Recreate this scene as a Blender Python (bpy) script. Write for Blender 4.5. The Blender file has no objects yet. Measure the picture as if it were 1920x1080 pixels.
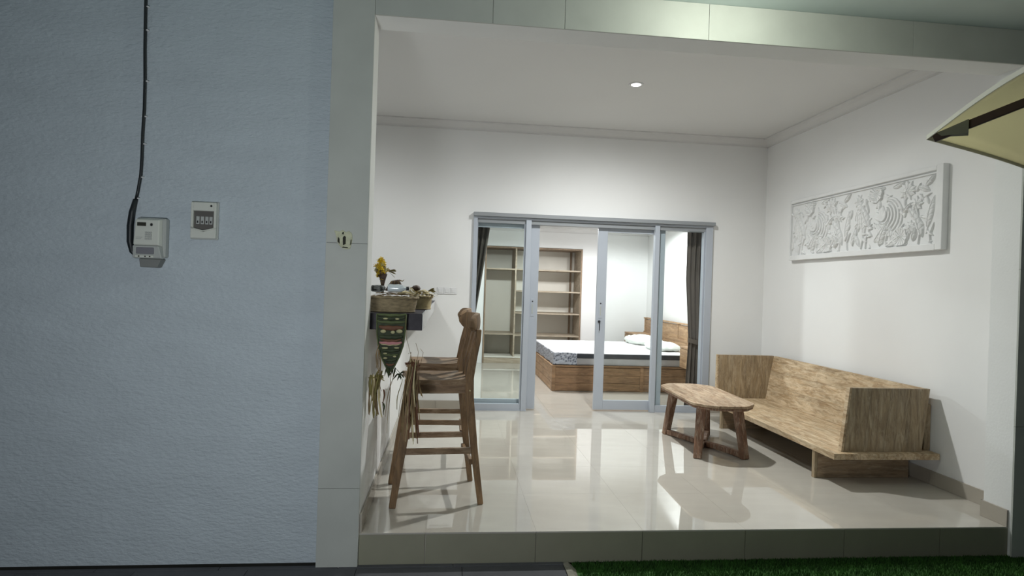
import bpy, bmesh, math, random
from mathutils import Vector, Matrix
random.seed(7)
PI = math.pi
SC = bpy.context.scene
COL = SC.collection

# ------------------------------------------------------------------ camera
def make_camera():
    yaw, pit, rol = 0.1038, -0.0010, 0.0323
    F = Vector((math.sin(yaw)*math.cos(pit), math.cos(yaw)*math.cos(pit), math.sin(pit)))
    R = F.cross(Vector((0, 0, 1))).normalized()
    U = R.cross(F)
    R2 = R*math.cos(rol) + U*math.sin(rol)
    U2 = -R*math.sin(rol) + U*math.cos(rol)
    m = Matrix((R2, U2, -F)).transposed().to_4x4()
    m.translation = Vector((0.433, -3.267, 1.33))
    cd = bpy.data.cameras.new('camera')
    cd.sensor_width = 36.0
    cd.lens = 1133.17/1920*36.0
    cd.clip_start = 0.05
    cd.clip_end = 100
    co = bpy.data.objects.new('camera', cd)
    COL.objects.link(co)
    co.matrix_world = m
    SC.camera = co
make_camera()

# ------------------------------------------------------------------ view, sky, lights
SC.view_settings.view_transform = 'Standard'
SC.view_settings.look = 'None'
SC.view_settings.gamma = 1
SC.view_settings.use_curve_mapping = False
SC.view_settings.exposure = 0.0

w = bpy.data.worlds.new('night_sky')
SC.world = w
w.use_nodes = True
w.node_tree.nodes['Background'].inputs[0].default_value = (0.62, 0.78, 0.95, 1)
w.node_tree.nodes['Background'].inputs[1].default_value = 0.042

def light(name, kind, loc, energy, color=(1, 1, 1), size=0.05, target=None, spot=150, blend=0.6, shape='DISK'):
    d = bpy.data.lights.new(name, kind)
    d.energy = energy
    d.color = color
    if kind == 'SPOT':
        d.spot_size = math.radians(spot); d.spot_blend = blend; d.shadow_soft_size = size
    elif kind == 'POINT':
        d.shadow_soft_size = size
    elif kind == 'AREA':
        d.shape = shape; d.size = size
    o = bpy.data.objects.new(name, d)
    COL.objects.link(o)
    o.location = loc
    if target is not None:
        o.rotation_euler = (Vector(target)-Vector(loc)).to_track_quat('-Z', 'Y').to_euler()
    return o
WARM = (1.0, 0.985, 0.94); COOL = (0.93, 0.97, 1.0)
light('terrace_lamp', 'SPOT', (1.95, 1.71, 3.055), 285, (.97, .99, .975), 0.045, (1.95, 1.71, 0), 178, 1.0)
light('side_room_lamp', 'SPOT', (-.75, 1.75, 3.055), 115, (.97, .99, .985), 0.16, (-.75, 1.75, 0), 178, 1.0)
light('bedroom_lamp_a', 'SPOT', (1.6, 5.0, 2.375), 205, (.97, .99, 1), 0.08, (1.6, 5.0, 0), 172, .25)
light('bedroom_lamp_b', 'SPOT', (3.2, 5.35, 2.375), 140, (.97, .99, 1), 0.08, (3.2, 5.35, 0), 172, .25)
light('soffit_lamp', 'POINT', (1.85, -.60, 2.835), 17, (.97, 1.0, .86), 0.035)
light('yard_fill', 'AREA', (-.28, -2.75, 1.05), 28.5, (.93, .97, 1.0), 0.35, (-.7, 0, 1.3))  # added fill light for the facade, with no fixture of its own

# ------------------------------------------------------------------ materials
def nodes_of(m):
    m.use_nodes = True
    nt = m.node_tree
    return nt, nt.nodes, nt.links, nt.nodes['Principled BSDF']

def plain(name, rgb, rough=.6, metal=0.0, spec=.5, ior=1.5, var=0.0, vscale=8.0, bump=0.0, bscale=60.0, bdist=.002, emit=None, estr=0, alpha=None, stretch=(1, 1, 1), coat=0.0, rnd=0.0):
    m = bpy.data.materials.new(name)
    nt, N, L, B = nodes_of(m)
    B.inputs['Base Color'].default_value = (*rgb, 1)
    B.inputs['Roughness'].default_value = rough
    B.inputs['Metallic'].default_value = metal
    B.inputs['Specular IOR Level'].default_value = spec
    B.inputs['IOR'].default_value = ior
    B.inputs['Coat Weight'].default_value = coat
    tc = N.new('ShaderNodeTexCoord'); mp = N.new('ShaderNodeMapping')
    mp.inputs['Scale'].default_value = stretch
    L.new(tc.outputs['Object'], mp.inputs['Vector'])
    if var > 0 or rnd > 0:
        no = N.new('ShaderNodeTexNoise'); no.inputs['Scale'].default_value = vscale
        no.inputs['Detail'].default_value = 6
        L.new(mp.outputs[0], no.inputs['Vector'])
        mr = N.new('ShaderNodeMapRange')
        mr.inputs['From Min'].default_value = .3; mr.inputs['From Max'].default_value = .7
        mr.inputs['To Min'].default_value = 1-var; mr.inputs['To Max'].default_value = 1+var
        L.new(no.outputs[0], mr.inputs['Value'])
        last = mr.outputs[0]
        if rnd > 0:
            oi = N.new('ShaderNodeObjectInfo'); m2 = N.new('ShaderNodeMapRange')
            m2.inputs['To Min'].default_value = 1-rnd; m2.inputs['To Max'].default_value = 1+rnd
            L.new(oi.outputs['Random'], m2.inputs['Value'])
            mu = N.new('ShaderNodeMath'); mu.operation = 'MULTIPLY'
            L.new(last, mu.inputs[0]); L.new(m2.outputs[0], mu.inputs[1]); last = mu.outputs[0]
        mx = N.new('ShaderNodeVectorMath'); mx.operation = 'SCALE'
        mx.inputs[0].default_value = rgb
        L.new(last, mx.inputs['Scale'])
        L.new(mx.outputs[0], B.inputs['Base Color'])
    if bump > 0:
        nb = N.new('ShaderNodeTexNoise'); nb.inputs['Scale'].default_value = bscale; nb.inputs['Detail'].default_value = 5
        L.new(mp.outputs[0], nb.inputs['Vector'])
        bp = N.new('ShaderNodeBump'); bp.inputs['Strength'].default_value = bump; bp.inputs['Distance'].default_value = bdist
        L.new(nb.outputs[0], bp.inputs['Height']); L.new(bp.outputs[0], B.inputs['Normal'])
    if emit:
        B.inputs['Emission Color'].default_value = (*emit, 1); B.inputs['Emission Strength'].default_value = estr
    return m

def wood(name, base, dark, wash, axis='Z', wash_amt=.5, scale=1.0, rough=.6, gs=14, knots=True):
    """weathered timber: streaky grain along axis, pale washed patches, dark cracks"""
    m = bpy.data.materials.new(name)
    nt, N, L, B = nodes_of(m)
    B.inputs['Roughness'].default_value = rough
    tc = N.new('ShaderNodeTexCoord'); oi = N.new('ShaderNodeObjectInfo')
    ad = N.new('ShaderNodeVectorMath'); ad.operation = 'ADD'
    cb = N.new('ShaderNodeCombineXYZ')
    ml = N.new('ShaderNodeMath'); ml.operation = 'MULTIPLY'; ml.inputs[1].default_value = 17.0
    L.new(oi.outputs['Random'], ml.inputs[0])
    for i in range(3): L.new(ml.outputs[0], cb.inputs[i])
    L.new(tc.outputs['Object'], ad.inputs[0]); L.new(cb.outputs[0], ad.inputs[1])
    def mapped(sl, sc):
        mp = N.new('ShaderNodeMapping')
        s = [sc, sc, sc]; s['XYZ'.index(axis)] = sc*sl
        mp.inputs['Scale'].default_value = s
        L.new(ad.outputs[0], mp.inputs['Vector'])
        return mp.outputs[0]
    def noise(vec, sc, det=6, ro=.6, dist=0.0):
        n = N.new('ShaderNodeTexNoise'); n.inputs['Scale'].default_value = sc; n.inputs['Detail'].default_value = det
        n.inputs['Roughness'].default_value = ro; n.inputs['Distortion'].default_value = dist
        L.new(vec, n.inputs['Vector']); return n.outputs[0]
    def ramp(v, a, b, ca, cb_):
        r = N.new('ShaderNodeValToRGB')
        r.color_ramp.elements[0].position = a; r.color_ramp.elements[1].position = b
        r.color_ramp.elements[0].color = (*ca, 1); r.color_ramp.elements[1].color = (*cb_, 1)
        L.new(v, r.inputs[0]); return r.outputs[0]
    grain = noise(mapped(.13, scale), gs*3.2, 9, .7, .4)
    broad = noise(mapped(.22, scale), gs*.45, 4, .55, .6)
    streak = noise(mapped(.20, scale), gs*2.0, 7, .75, .9)
    c1 = ramp(grain, .36, .62, dark, base)
    mx = N.new('ShaderNodeMix'); mx.data_type = 'RGBA'; mx.blend_type = 'MIX'
    f = ramp(streak, .60-.22*wash_amt, .74-.12*wash_amt, (0, 0, 0), (1, 1, 1))
    fm = N.new('ShaderNodeMath'); fm.operation = 'MULTIPLY'; fm.inputs[1].default_value = .35+.45*wash_amt
    L.new(f, fm.inputs[0])
    L.new(fm.outputs[0], mx.inputs['Factor']); L.new(c1, mx.inputs['A']); mx.inputs['B'].default_value = (*wash, 1)
    m2 = N.new('ShaderNodeMix'); m2.data_type = 'RGBA'; m2.blend_type = 'MULTIPLY'; m2.inputs['Factor'].default_value = .8
    L.new(mx.outputs['Result'], m2.inputs['A'])
    L.new(ramp(broad, .3, .65, (.68, .66, .62), (1.1, 1.08, 1.05)), m2.inputs['B'])
    L.new(m2.outputs['Result'], B.inputs['Base Color'])
    bp = N.new('ShaderNodeBump'); bp.inputs['Strength'].default_value = .6; bp.inputs['Distance'].default_value = .003
    L.new(grain, bp.inputs['Height']); L.new(bp.outputs[0], B.inputs['Normal'])
    return m

def glass(name, tint=(.96, .985, .98), refl=1.0):
    m = bpy.data.materials.new(name)
    nt, N, L, B = nodes_of(m)
    N.remove(B)
    out = N['Material Output']
    tr = N.new('ShaderNodeBsdfTransparent'); tr.inputs[0].default_value = (*tint, 1)
    gl = N.new('ShaderNodeBsdfGlossy'); gl.inputs['Roughness'].default_value = .01
    fr = N.new('ShaderNodeFresnel'); fr.inputs[0].default_value = 1.45
    mu = N.new('ShaderNodeMath'); mu.operation = 'MULTIPLY'; mu.inputs[1].default_value = refl
    mx = N.new('ShaderNodeMixShader')
    ge = N.new('ShaderNodeNewGeometry'); inv = N.new('ShaderNodeMath'); inv.operation = 'SUBTRACT'; inv.inputs[0].default_value = refl
    L.new(ge.outputs['Backfacing'], inv.inputs[1]); inv.use_clamp = True; L.new(inv.outputs[0], mu.inputs[1])
    L.new(fr.outputs[0], mu.inputs[0]); L.new(mu.outputs[0], mx.inputs[0])
    L.new(tr.outputs[0], mx.inputs[1]); L.new(gl.outputs[0], mx.inputs[2]); L.new(mx.outputs[0], out.inputs[0])
    return m

M = {}
M['white'] = plain('white_wall_paint', (.80, .80, .79), .75, var=.012, vscale=2, bump=.15, bscale=90, bdist=.001)
M['white_ext'] = plain('rough_white_wall_paint', (.80, .81, .80), .75, var=.02, vscale=3, bump=.3, bscale=70, bdist=.002)
M['ceil'] = plain('ceiling_paint', (.70, .70, .69), .8, var=.01, vscale=1.5)
M['cornice'] = plain('cornice_plaster', (.66, .655, .645), .7)
M['plaster'] = plain('blue_grey_textured_plaster', (.485, .548, .588), .62, var=.045, vscale=5, bump=.75, bscale=60, bdist=.009, stretch=(.6, 1, 1.4))
M['tilegrey'] = plain('pale_grey_stone_tile', (.47, .49, .455), .55, var=.06, vscale=4, bump=.12, bscale=40, rnd=.03)
M['grout'] = plain('dark_grout', (.30, .31, .29), .9)
M['soffit'] = plain('soffit_paint', (.60, .70, .68), .8, var=.03, vscale=3)
M['floor'] = plain('polished_beige_floor_tile', (.51, .48, .425), .02, ior=1.85, var=.035, vscale=3.2, rnd=.015, stretch=(1, 2.5, 1))
M['floorgrout'] = plain('beige_floor_grout', (.50, .47, .415), .1)
M['skirt'] = plain('beige_skirting_tile', (.40, .365, .31), .12, var=.04, vscale=5, rnd=.02)
M['riser'] = plain('dull_grey_riser_tile', (.275, .27, .20), .5, var=.05, vscale=4, rnd=.03)
M['pave'] = plain('charcoal_paving_tile', (.075, .077, .085), .8, var=.12, vscale=9, bump=.2, bscale=30, rnd=.08)
M['soil'] = plain('dark_ground', (.04, .042, .035), .95, var=.2, vscale=6)
M['cement'] = plain('rough_cement', (.26, .25, .20), .95, var=.2, vscale=25, bump=.8, bscale=50, bdist=.008)
M['grass'] = plain('artificial_grass_blade', (.030, .105, .012), .85, var=.35, vscale=12)
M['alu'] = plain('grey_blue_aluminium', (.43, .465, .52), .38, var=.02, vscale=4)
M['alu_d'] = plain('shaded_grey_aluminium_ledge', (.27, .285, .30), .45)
M['black'] = plain('black_plastic', (.015, .015, .017), .4)
M['glass'] = glass('clear_window_glass')
M['stone'] = plain('white_carved_stone', (.74, .745, .74), .75, var=.03, vscale=9, bump=.25, bscale=120, bdist=.001)
M['bench_y'] = wood('washed_teak_lengthwise', (.51, .365, .215), (.27, .18, .095), (.76, .645, .47), 'Y', .85)
M['bench_z'] = wood('washed_teak_upright', (.37, .28, .17), (.20, .145, .09), (.56, .48, .35), 'Z', .6)
M['bench_x'] = wood('washed_teak_crosswise', (.42, .31, .20), (.22, .155, .10), (.55, .46, .34), 'X', .5)
M['table_top'] = wood('worn_teak_table_top', (.40, .27, .165), (.20, .125, .075), (.66, .54, .39), 'Y', .8, gs=12)
M['table_leg'] = wood('worn_reddish_teak_leg', (.27, .145, .085), (.125, .065, .04), (.64, .54, .43), 'Z', .55, gs=18)
M['stool'] = wood('brown_teak_stool', (.27, .165, .08), (.12, .07, .034), (.44, .34, .21), 'Z', .25, gs=14)
M['stool_x'] = wood('brown_teak_stool_seat', (.32, .215, .13), (.17, .105, .06), (.56, .46, .34), 'X', .5, gs=12)
M['bed_x'] = wood('teak_bed_board', (.36, .215, .115), (.20, .115, .06), (.50, .35, .21), 'X', .3, gs=12)
M['bed_y'] = wood('teak_headboard_panel', (.44, .28, .155), (.26, .155, .085), (.60, .45, .29), 'Y', .45, gs=12)
M['ward'] = wood('pale_washed_wardrobe_wood', (.50, .43, .34), (.36, .295, .22), (.66, .60, .50), 'X', .5, gs=8)
M['ward_back'] = plain('wardrobe_back_board', (.80, .77, .69), .7, var=.03, vscale=4)
M['ward_dark'] = wood('wardrobe_edge_wood', (.33, .24, .17), (.2, .14, .09), (.45, .36, .27), 'Z', .3)
M['curtain'] = plain('dark_taupe_curtain', (.125, .100, .085), .85, var=.12, vscale=6, bump=.3, bscale=200)
M['mat_top'] = plain('white_quilted_ticking', (.80, .80, .80), .6, var=.07, vscale=7)
M['mat_grey'] = plain('pale_grey_mattress_side', (.46, .45, .45), .5, var=.08, vscale=9)
M['mat_dark'] = plain('charcoal_mattress_border', (.045, .05, .06), .5, var=.2, vscale=8)
M['pillow'] = plain('white_green_pillow', (.80, .84, .79), .8, var=.04, vscale=6)
M['granite'] = plain('dark_polished_counter', (.040, .036, .044), .5, spec=.18, ior=1.5, var=.25, vscale=20)
M['counter_sheen'] = plain('painted_counter_sheen', (.42, .42, .42), .2)  # pale reflection on the polished dark side, put into the colour
M['plastic'] = plain('off_white_plastic', (.62, .64, .58), .45)
M['plastic_g'] = plain('grey_plastic', (.42, .44, .42), .45)
M['switch'] = plain('white_switch_plastic', (.74, .74, .745), .35)
M['darkgap'] = plain('dark_cavity', (.03, .03, .022), .9)
M['cable'] = plain('black_cable', (.012, .016, .018), .45)
M['umb_in'] = plain('olive_cream_canvas', (.64, .60, .44), .85, var=.03, vscale=5, bump=.25, bscale=300, bdist=.0006)
def canvas(m, k):
    nt = m.node_tree; N = nt.nodes; L = nt.links; B = N['Principled BSDF']
    t_ = N.new('ShaderNodeBsdfTranslucent'); mx = N.new('ShaderNodeMixShader'); mx.inputs[0].default_value = k
    t_.inputs[0].default_value = (.95, .90, .70, 1)
    L.new(B.outputs[0], mx.inputs[1]); L.new(t_.outputs[0], mx.inputs[2]); L.new(mx.outputs[0], N['Material Output'].inputs[0])
canvas(M['umb_in'], .6)
M['umb_hem'] = plain('lit_canvas_hem', (.74, .73, .64), .85)  # same canvas, whitened: lamplight on the edge put into the colour
M['umb_pocket'] = plain('grey_canvas_pocket', (.16, .17, .13), .85)
M['umb_wood'] = plain('dark_brown_rib_wood', (.035, .018, .014), .5)
M['lampsoft'] = plain('bedroom_lamp_diffuser', (1, 1, 1), .5, emit=(1, 1, .98), estr=2.2)
M['lampglow'] = plain('lamp_diffuser', (1, 1, 1), .5, emit=(1, 1, .98), estr=7)
M['basket'] = plain('woven_palm_basket', (.26, .205, .12), .8, var=.3, vscale=30, stretch=(1, 1, 3), bump=.5, bscale=120)
M['basket_l'] = plain('pale_woven_palm', (.38, .31, .17), .8, var=.3, vscale=22, bump=.4, bscale=90)
M['leafdry'] = plain('dried_leaf', (.22, .15, .07), .8, var=.35, vscale=15)
M['leafpale'] = plain('pale_dried_leaf', (.58, .50, .29), .8, var=.2, vscale=15)
M['leafolive'] = plain('olive_palm_strip', (.20, .17, .055), .75, var=.3, vscale=14)
M['green'] = plain('dark_green_woven_palm', (.030, .042, .016), .7, var=.5, vscale=26, bump=.5, bscale=90)
M['green_l'] = plain('green_palm_edge', (.085, .11, .04), .7, var=.2, vscale=20)
M['cream'] = plain('cream_palm_inlay', (.50, .47, .26), .7, var=.2, vscale=20)
M['pink'] = plain('pink_ribbon', (.48, .20, .21), .6)
M['rust'] = plain('rust_brown_strip', (.14, .06, .03), .7, var=.2, vscale=20)
M['yellow'] = plain('yellow_petal', (.78, .56, .03), .7, var=.3, vscale=30)
M['brownbag'] = plain('dark_brown_wrapping', (.09, .055, .04), .6, var=.4, vscale=18)
M['clear_pl'] = plain('milky_plastic_bottle', (.62, .68, .72), .2, var=.1, vscale=12, coat=.5)

# ------------------------------------------------------------------ mesh helpers
class MB:
    def __init__(s): s.v = []; s.f = []; s.smooth = []
    def add(s, vs, fs, sm=False):
        b = len(s.v); s.v += [tuple(p) for p in vs]
        s.f += [tuple(b+i for i in f) for f in fs]; s.smooth += [sm]*len(fs)
        return s
    def box(s, x0, x1, y0, y1, z0, z1):
        vs = [(x, y, z) for z in (z0, z1) for y in (y0, y1) for x in (x0, x1)]
        return s.add(vs, [(0, 2, 3, 1), (4, 5, 7, 6), (0, 1, 5, 4), (2, 6, 7, 3), (0, 4, 6, 2), (1, 3, 7, 5)])
    def hexa(s, bot, top):
        return s.add(list(bot)+list(top), [(3, 2, 1, 0), (4, 5, 6, 7), (0, 1, 5, 4), (1, 2, 6, 5), (2, 3, 7, 6), (3, 0, 4, 7)])
    def beam(s, p, q, w, d, up=(0, 0, 1), w2=None, d2=None):
        """rectangular bar from p to q, width w (side) and depth d"""
        p = Vector(p); q = Vector(q); a = (q-p).normalized(); u = Vector(up)
        if abs(a.dot(u)) > .98: u = Vector((0, 1, 0))
        sd = a.cross(u).normalized(); n = sd.cross(a).normalized()
        w2 = w2 or w; d2 = d2 or d
        def ring(c, w, d): return [c+sd*(-w/2)+n*(-d/2), c+sd*(w/2)+n*(-d/2), c+sd*(w/2)+n*(d/2), c+sd*(-w/2)+n*(d/2)]
        return s.hexa(ring(p, w, d), ring(q, w2, d2))
    def bar_path(s, pts, ws, ds, side):
        """rectangular section swept along pts, side = fixed width direction"""
        sd = Vector(side).normalized(); vs = []; n = len(pts)
        for i, p in enumerate(pts):
            p = Vector(p); a = (Vector(pts[min(i+1, n-1)])-Vector(pts[max(i-1, 0)])).normalized()
            nn = sd.cross(a).normalized()
            w = ws[i] if isinstance(ws, (list, tuple)) else ws
            d = ds[i] if isinstance(ds, (list, tuple)) else ds
            vs += [p-sd*w/2-nn*d/2, p+sd*w/2-nn*d/2, p+sd*w/2+nn*d/2, p-sd*w/2+nn*d/2]
        fs = [(3, 2, 1, 0), tuple(4*(n-1)+k for k in range(4))]
        for i in range(n-1):
            for k in range(4):
                fs.append((4*i+k, 4*i+(k+1) % 4, 4*i+4+(k+1) % 4, 4*i+4+k))
        return s.add(vs, fs)
    def tube(s, pts, r, n=8, cap=True):
        vs = []; m = len(pts); prev = None
        for i, p in enumerate(pts):
            p = Vector(p); a = (Vector(pts[min(i+1, m-1)])-Vector(pts[max(i-1, 0)])).normalized()
            if prev is None:
                u = Vector((0, 0, 1)) if abs(a.z) < .9 else Vector((1, 0, 0))
                u = (u-a*u.dot(a)).normalized()
            else:
                u = (prev-a*prev.dot(a)).normalized()
            prev = u; v = a.cross(u)
            rr = r[i] if isinstance(r, (list, tuple)) else r
            vs += [p+u*rr*math.cos(2*PI*k/n)+v*rr*math.sin(2*PI*k/n) for k in range(n)]
        fs = []
        for i in range(m-1):
            for k in range(n):
                fs.append((n*i+k, n*i+(k+1) % n, n*i+n+(k+1) % n, n*i+n+k))
        s.add(vs, fs, True)
        if cap:
            b = len(s.v)-len(vs)
            s.f += [tuple(b+k for k in reversed(range(n))), tuple(b+n*(m-1)+k for k in range(n))]; s.smooth += [False, False]
        return s
    def lathe(s, prof, n=24, c=(0, 0, 0), sx=1, sy=1, ax='Z', fn=None):
        vs = []; m = len(prof)
        for r, z in prof:
            for k in range(n):
                a = 2*PI*k/n; rr = r*(fn(a, z) if fn else 1)
                x, y = rr*math.cos(a)*sx, rr*math.sin(a)*sy
                p = {'Z': (x, y, z), 'Y': (x, z, y), 'X': (z, x, y)}[ax]
                vs.append((c[0]+p[0], c[1]+p[1], c[2]+p[2]))
        fs = []
        for i in range(m-1):
            for k in range(n):
                fs.append((n*i+k, n*i+(k+1) % n, n*i+n+(k+1) % n, n*i+n+k))
        fs += [tuple(reversed(range(n))), tuple(n*(m-1)+k for k in range(n))]
        return s.add(vs, fs, True)
    def prism(s, poly, a0, a1, ax='Z'):
        n = len(poly)
        def P(p, a): return {'Z': (p[0], p[1], a), 'Y': (p[0], a, p[1]), 'X': (a, p[0], p[1])}[ax]
        vs = [P(p, a0) for p in poly]+[P(p, a1) for p in poly]
        fs = [tuple(reversed(range(n))), tuple(range(n, 2*n))]+[(i, (i+1) % n, n+(i+1) % n, n+i) for i in range(n)]
        return s.add(vs, fs)
    def grid(s, fn, nu, nv, sm=True):
        vs = [fn(i/nu, j/nv) for j in range(nv+1) for i in range(nu+1)]
        fs = [(j*(nu+1)+i, j*(nu+1)+i+1, (j+1)*(nu+1)+i+1, (j+1)*(nu+1)+i) for j in range(nv) for i in range(nu)]
        return s.add(vs, fs, sm)
    def build(s, name, mat, parent=None, bevel=0, loc=None, solid=0, fix=True, seg=1):
        me = bpy.data.meshes.new(name)
        me.from_pydata(s.v, [], s.f)
        me.polygons.foreach_set('use_smooth', s.smooth)
        if fix:
            bm = bmesh.new(); bm.from_mesh(me)
            bmesh.ops.recalc_face_normals(bm, faces=bm.faces)
            bm.to_mesh(me); bm.free()
        me.materials.append(M[mat] if isinstance(mat, str) else mat)
        me.update()
        o = bpy.data.objects.new(name, me)
        COL.objects.link(o)
        if parent is not None: o.parent = parent
        if loc: o.location = loc
        if solid:
            md = o.modifiers.new('solid', 'SOLIDIFY'); md.thickness = solid; md.offset = 0
        if bevel:
            md = o.modifiers.new('bevel', 'BEVEL'); md.width = bevel; md.segments = seg
            md.limit_method = 'ANGLE'; md.angle_limit = math.radians(40)
        return o

def thing(name, label, cat, loc=(0, 0, 0), rz=0, group=None):
    o = bpy.data.objects.new(name, None); COL.objects.link(o)
    o.empty_display_size = .1
    o.location = loc; o.rotation_euler = (0, 0, rz)
    return tag(o, label, cat, group)
def tag(o, label, cat, group=None):
    o['label'] = label; o['category'] = cat
    if group: o['group'] = group
    return o
def struct(o, label=None, cat=None):
    o['kind'] = 'structure'
    if label: o['label'] = label
    if cat: o['category'] = cat
    return o
def stuff(o): o['kind'] = 'stuff'; return o
def B_(name, mat, b, parent=None, bevel=0): return MB().box(*b).build(name, mat, parent, bevel)
def dup(root, loc, rz, label=None):
    r = root.copy(); COL.objects.link(r); r.location = loc; r.rotation_euler = (0, 0, rz)
    if label: r['label'] = label
    for ch in list(root.children):
        c = ch.copy(); COL.objects.link(c); c.parent = r
        for g in list(ch.children):
            d = g.copy(); COL.objects.link(d); d.parent = c
    return r

# ------------------------------------------------------------------ key dimensions (metres)
W = 3.789; H = 2.743; D = 3.224; HC = 3.078; XW = 3.96; DT = .171; GZ = -.172
SZ = 2.945       # soffit height
XL, XR, HD = .675, 3.345, 2.122
BY = 7.25; BH = 2.40; DB = 3.374     # bedroom far wall, bedroom height, inner face of the door wall

# ------------------------------------------------------------------ structure
def tiled(parent, x0, x1, y0, y1, ox, oy, ztop, mat, size=.6, gap=.0007, th=.008, name='floor_tile'):
    cache = {}
    i0 = math.floor((x0-ox)/size); i1 = math.ceil((x1-ox)/size)
    j0 = math.floor((y0-oy)/size); j1 = math.ceil((y1-oy)/size)
    for i in range(i0, i1):
        for j in range(j0, j1):
            a = max(x0, ox+i*size)+gap/2; b = min(x1, ox+(i+1)*size)-gap/2
            c = max(y0, oy+j*size)+gap/2; d = min(y1, oy+(j+1)*size)-gap/2
            if b-a < .02 or d-c < .02: continue
            key = (round(b-a, 3), round(d-c, 3))
            if key in cache:
                o = bpy.data.objects.new(name, cache[key]); COL.objects.link(o); o.parent = parent
            else:
                o = MB().box(0, b-a, 0, d-c, -th, 0).build(name, mat, parent)
                cache[key] = o.data
            o.location = (a, c, ztop)

mf = MB(); mf.box(0, W, .008, .2, -.17, -.0012); mf.box(-1.6, 4.3, .2, DB, -.17, -.0012)
fl = struct(mf.build('floor', 'floorgrout'))
tiled(fl, 0.0, 3.97, .0, D+.15, 2.75-6*.6, 0, 0, 'floor')
for k, (a, b) in enumerate(((-.0, .347), (.35, .947), (.95, 1.547), (1.55, 2.147), (2.15, 2.747), (2.75, 3.347), (3.35, 3.787))):
    B_('riser_tile', 'riser', (a+.0008, b-.0002, .0005, .010, GZ, -.0085), fl)
fb = struct(B_('floor', 'floorgrout', (-.6, 4.3, DB, BY+.7, -.17, -.0012)))
tiled(fb, -.5, XW, DB, BY, 2.75-6*.6, 0, 0, 'floor')

# terrace walls
wb = MB()
wb.box(-1.6, XL+.02, D, DB, 0, HC+.1); wb.box(XR-.02, 4.3, D, DB, 0, HC+.1); wb.box(XL+.02, XR-.02, D, DB, HD-.03, HC+.1)
wall_back = struct(wb.build('wall_back', 'white'))
wall_right = struct(B_('wall_right', 'white', (XW, 4.3, DT, BY+.7, -.17, HC+.1)))
wall_left = struct(B_('wall_left', 'white', (-.14, 0, DT, D, 0, 1.07)))
struct(B_('wall_side', 'white', (-1.75, -1.6, .1, D+.15, 0, HC+.1)))
ceiling = struct(B_('ceiling', 'ceil', (-1.6, 4.0, .16, D, HC, HC+.1)))
# skirting tiles on the terrace walls
for nm, run in (('baseboard_right', 'R'), ('baseboard_back', 'B'), ('baseboard_left', 'L')):
    if run == 'R':
        bb = struct(B_(nm, 'floorgrout', (XW-.005, XW+.002, DT, D, 0, .098)))
        y = DT+.012
        while y < D-.01:
            e = min(y+.6, D); B_('skirting_tile', 'skirt', (XW-.012, XW-.001, y+.001, e-.001, .001, .1), bb); y = e
        B_('skirting_tile', 'skirt', (W-.012, W-.001, .0, DT+.011, .001, .1), bb)
        B_('skirting_tile', 'skirt', (W-.011, XW-.013, DT+.0005, DT+.011, .001, .1), bb)
    elif run == 'L':
        bb = struct(B_(nm, 'floorgrout', (-.002, .005, DT, D, 0, .098)))
        y = .0
        while y < D-.01:
            e = min(y+.6, D-.012); B_('skirting_tile', 'skirt', (.001, .012, y+.001, e-.001, .001, .1), bb)
            if e >= D-.013: break
            y = e
    else:
        bb = struct(B_(nm, 'floorgrout', (.0, XW, D-.005, D+.002, 0, .098)))
        bb.hide_render = False
        for a, b in ((.013, .33), (.33, XL), (XR, XW-.013)):
            B_('skirting_tile', 'skirt', (a+.001, b-.001, D-.012, D-.001, .001, .1), bb)
        # door gap in the backing strip
        me = bb.data; me.clear_geometry()
        m2 = MB(); m2.box(0, XL, D-.005, D+.002, 0, .098); m2.box(XR, XW, D-.005, D+.002, 0, .098)
        me.from_pydata(m2.v, [], m2.f); me.materials.append(M['floorgrout'])

# cornice (stepped moulding) along ceiling
def cornice(name, pts, inward):
    """pts two xy points, inward = unit vector into the room"""
    prof = [(0, 0), (.085, 0), (.085, -.012), (.062, -.018), (.05, -.035), (.026, -.058), (.02, -.07), (.02, -.082), (0, -.082)]
    (x0, y0), (x1, y1) = pts
    vs = []
    for (x, y) in ((x0, y0), (x1, y1)):
        for a, b in prof: vs.append((x+inward[0]*a, y+inward[1]*a, b))
    n = len(prof)
    fs = [tuple(range(n)), tuple(reversed(range(n, 2*n)))]+[(i, (i+1) % n, n+(i+1) % n, n+i) for i in range(n)]
    return MB().add(vs, fs)
o = cornice('c', ((-1.6, D), (XW, D)), (0, -1)).build('trim_1', 'cornice'); o.location.z = HC; struct(o)
o = cornice('c', ((XW, DT), (XW, D)), (-1, 0)).build('trim_2', 'cornice'); o.location.z = HC; struct(o)
o = cornice('c', ((-.5, BY), (XW, BY)), (0, -1)).build('trim_3', 'cornice'); o.location.z = BH; struct(o)
o = cornice('c', ((XW, DB), (XW, BY)), (-1, 0)).build('trim_4', 'cornice'); o.location.z = BH; struct(o)

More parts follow.
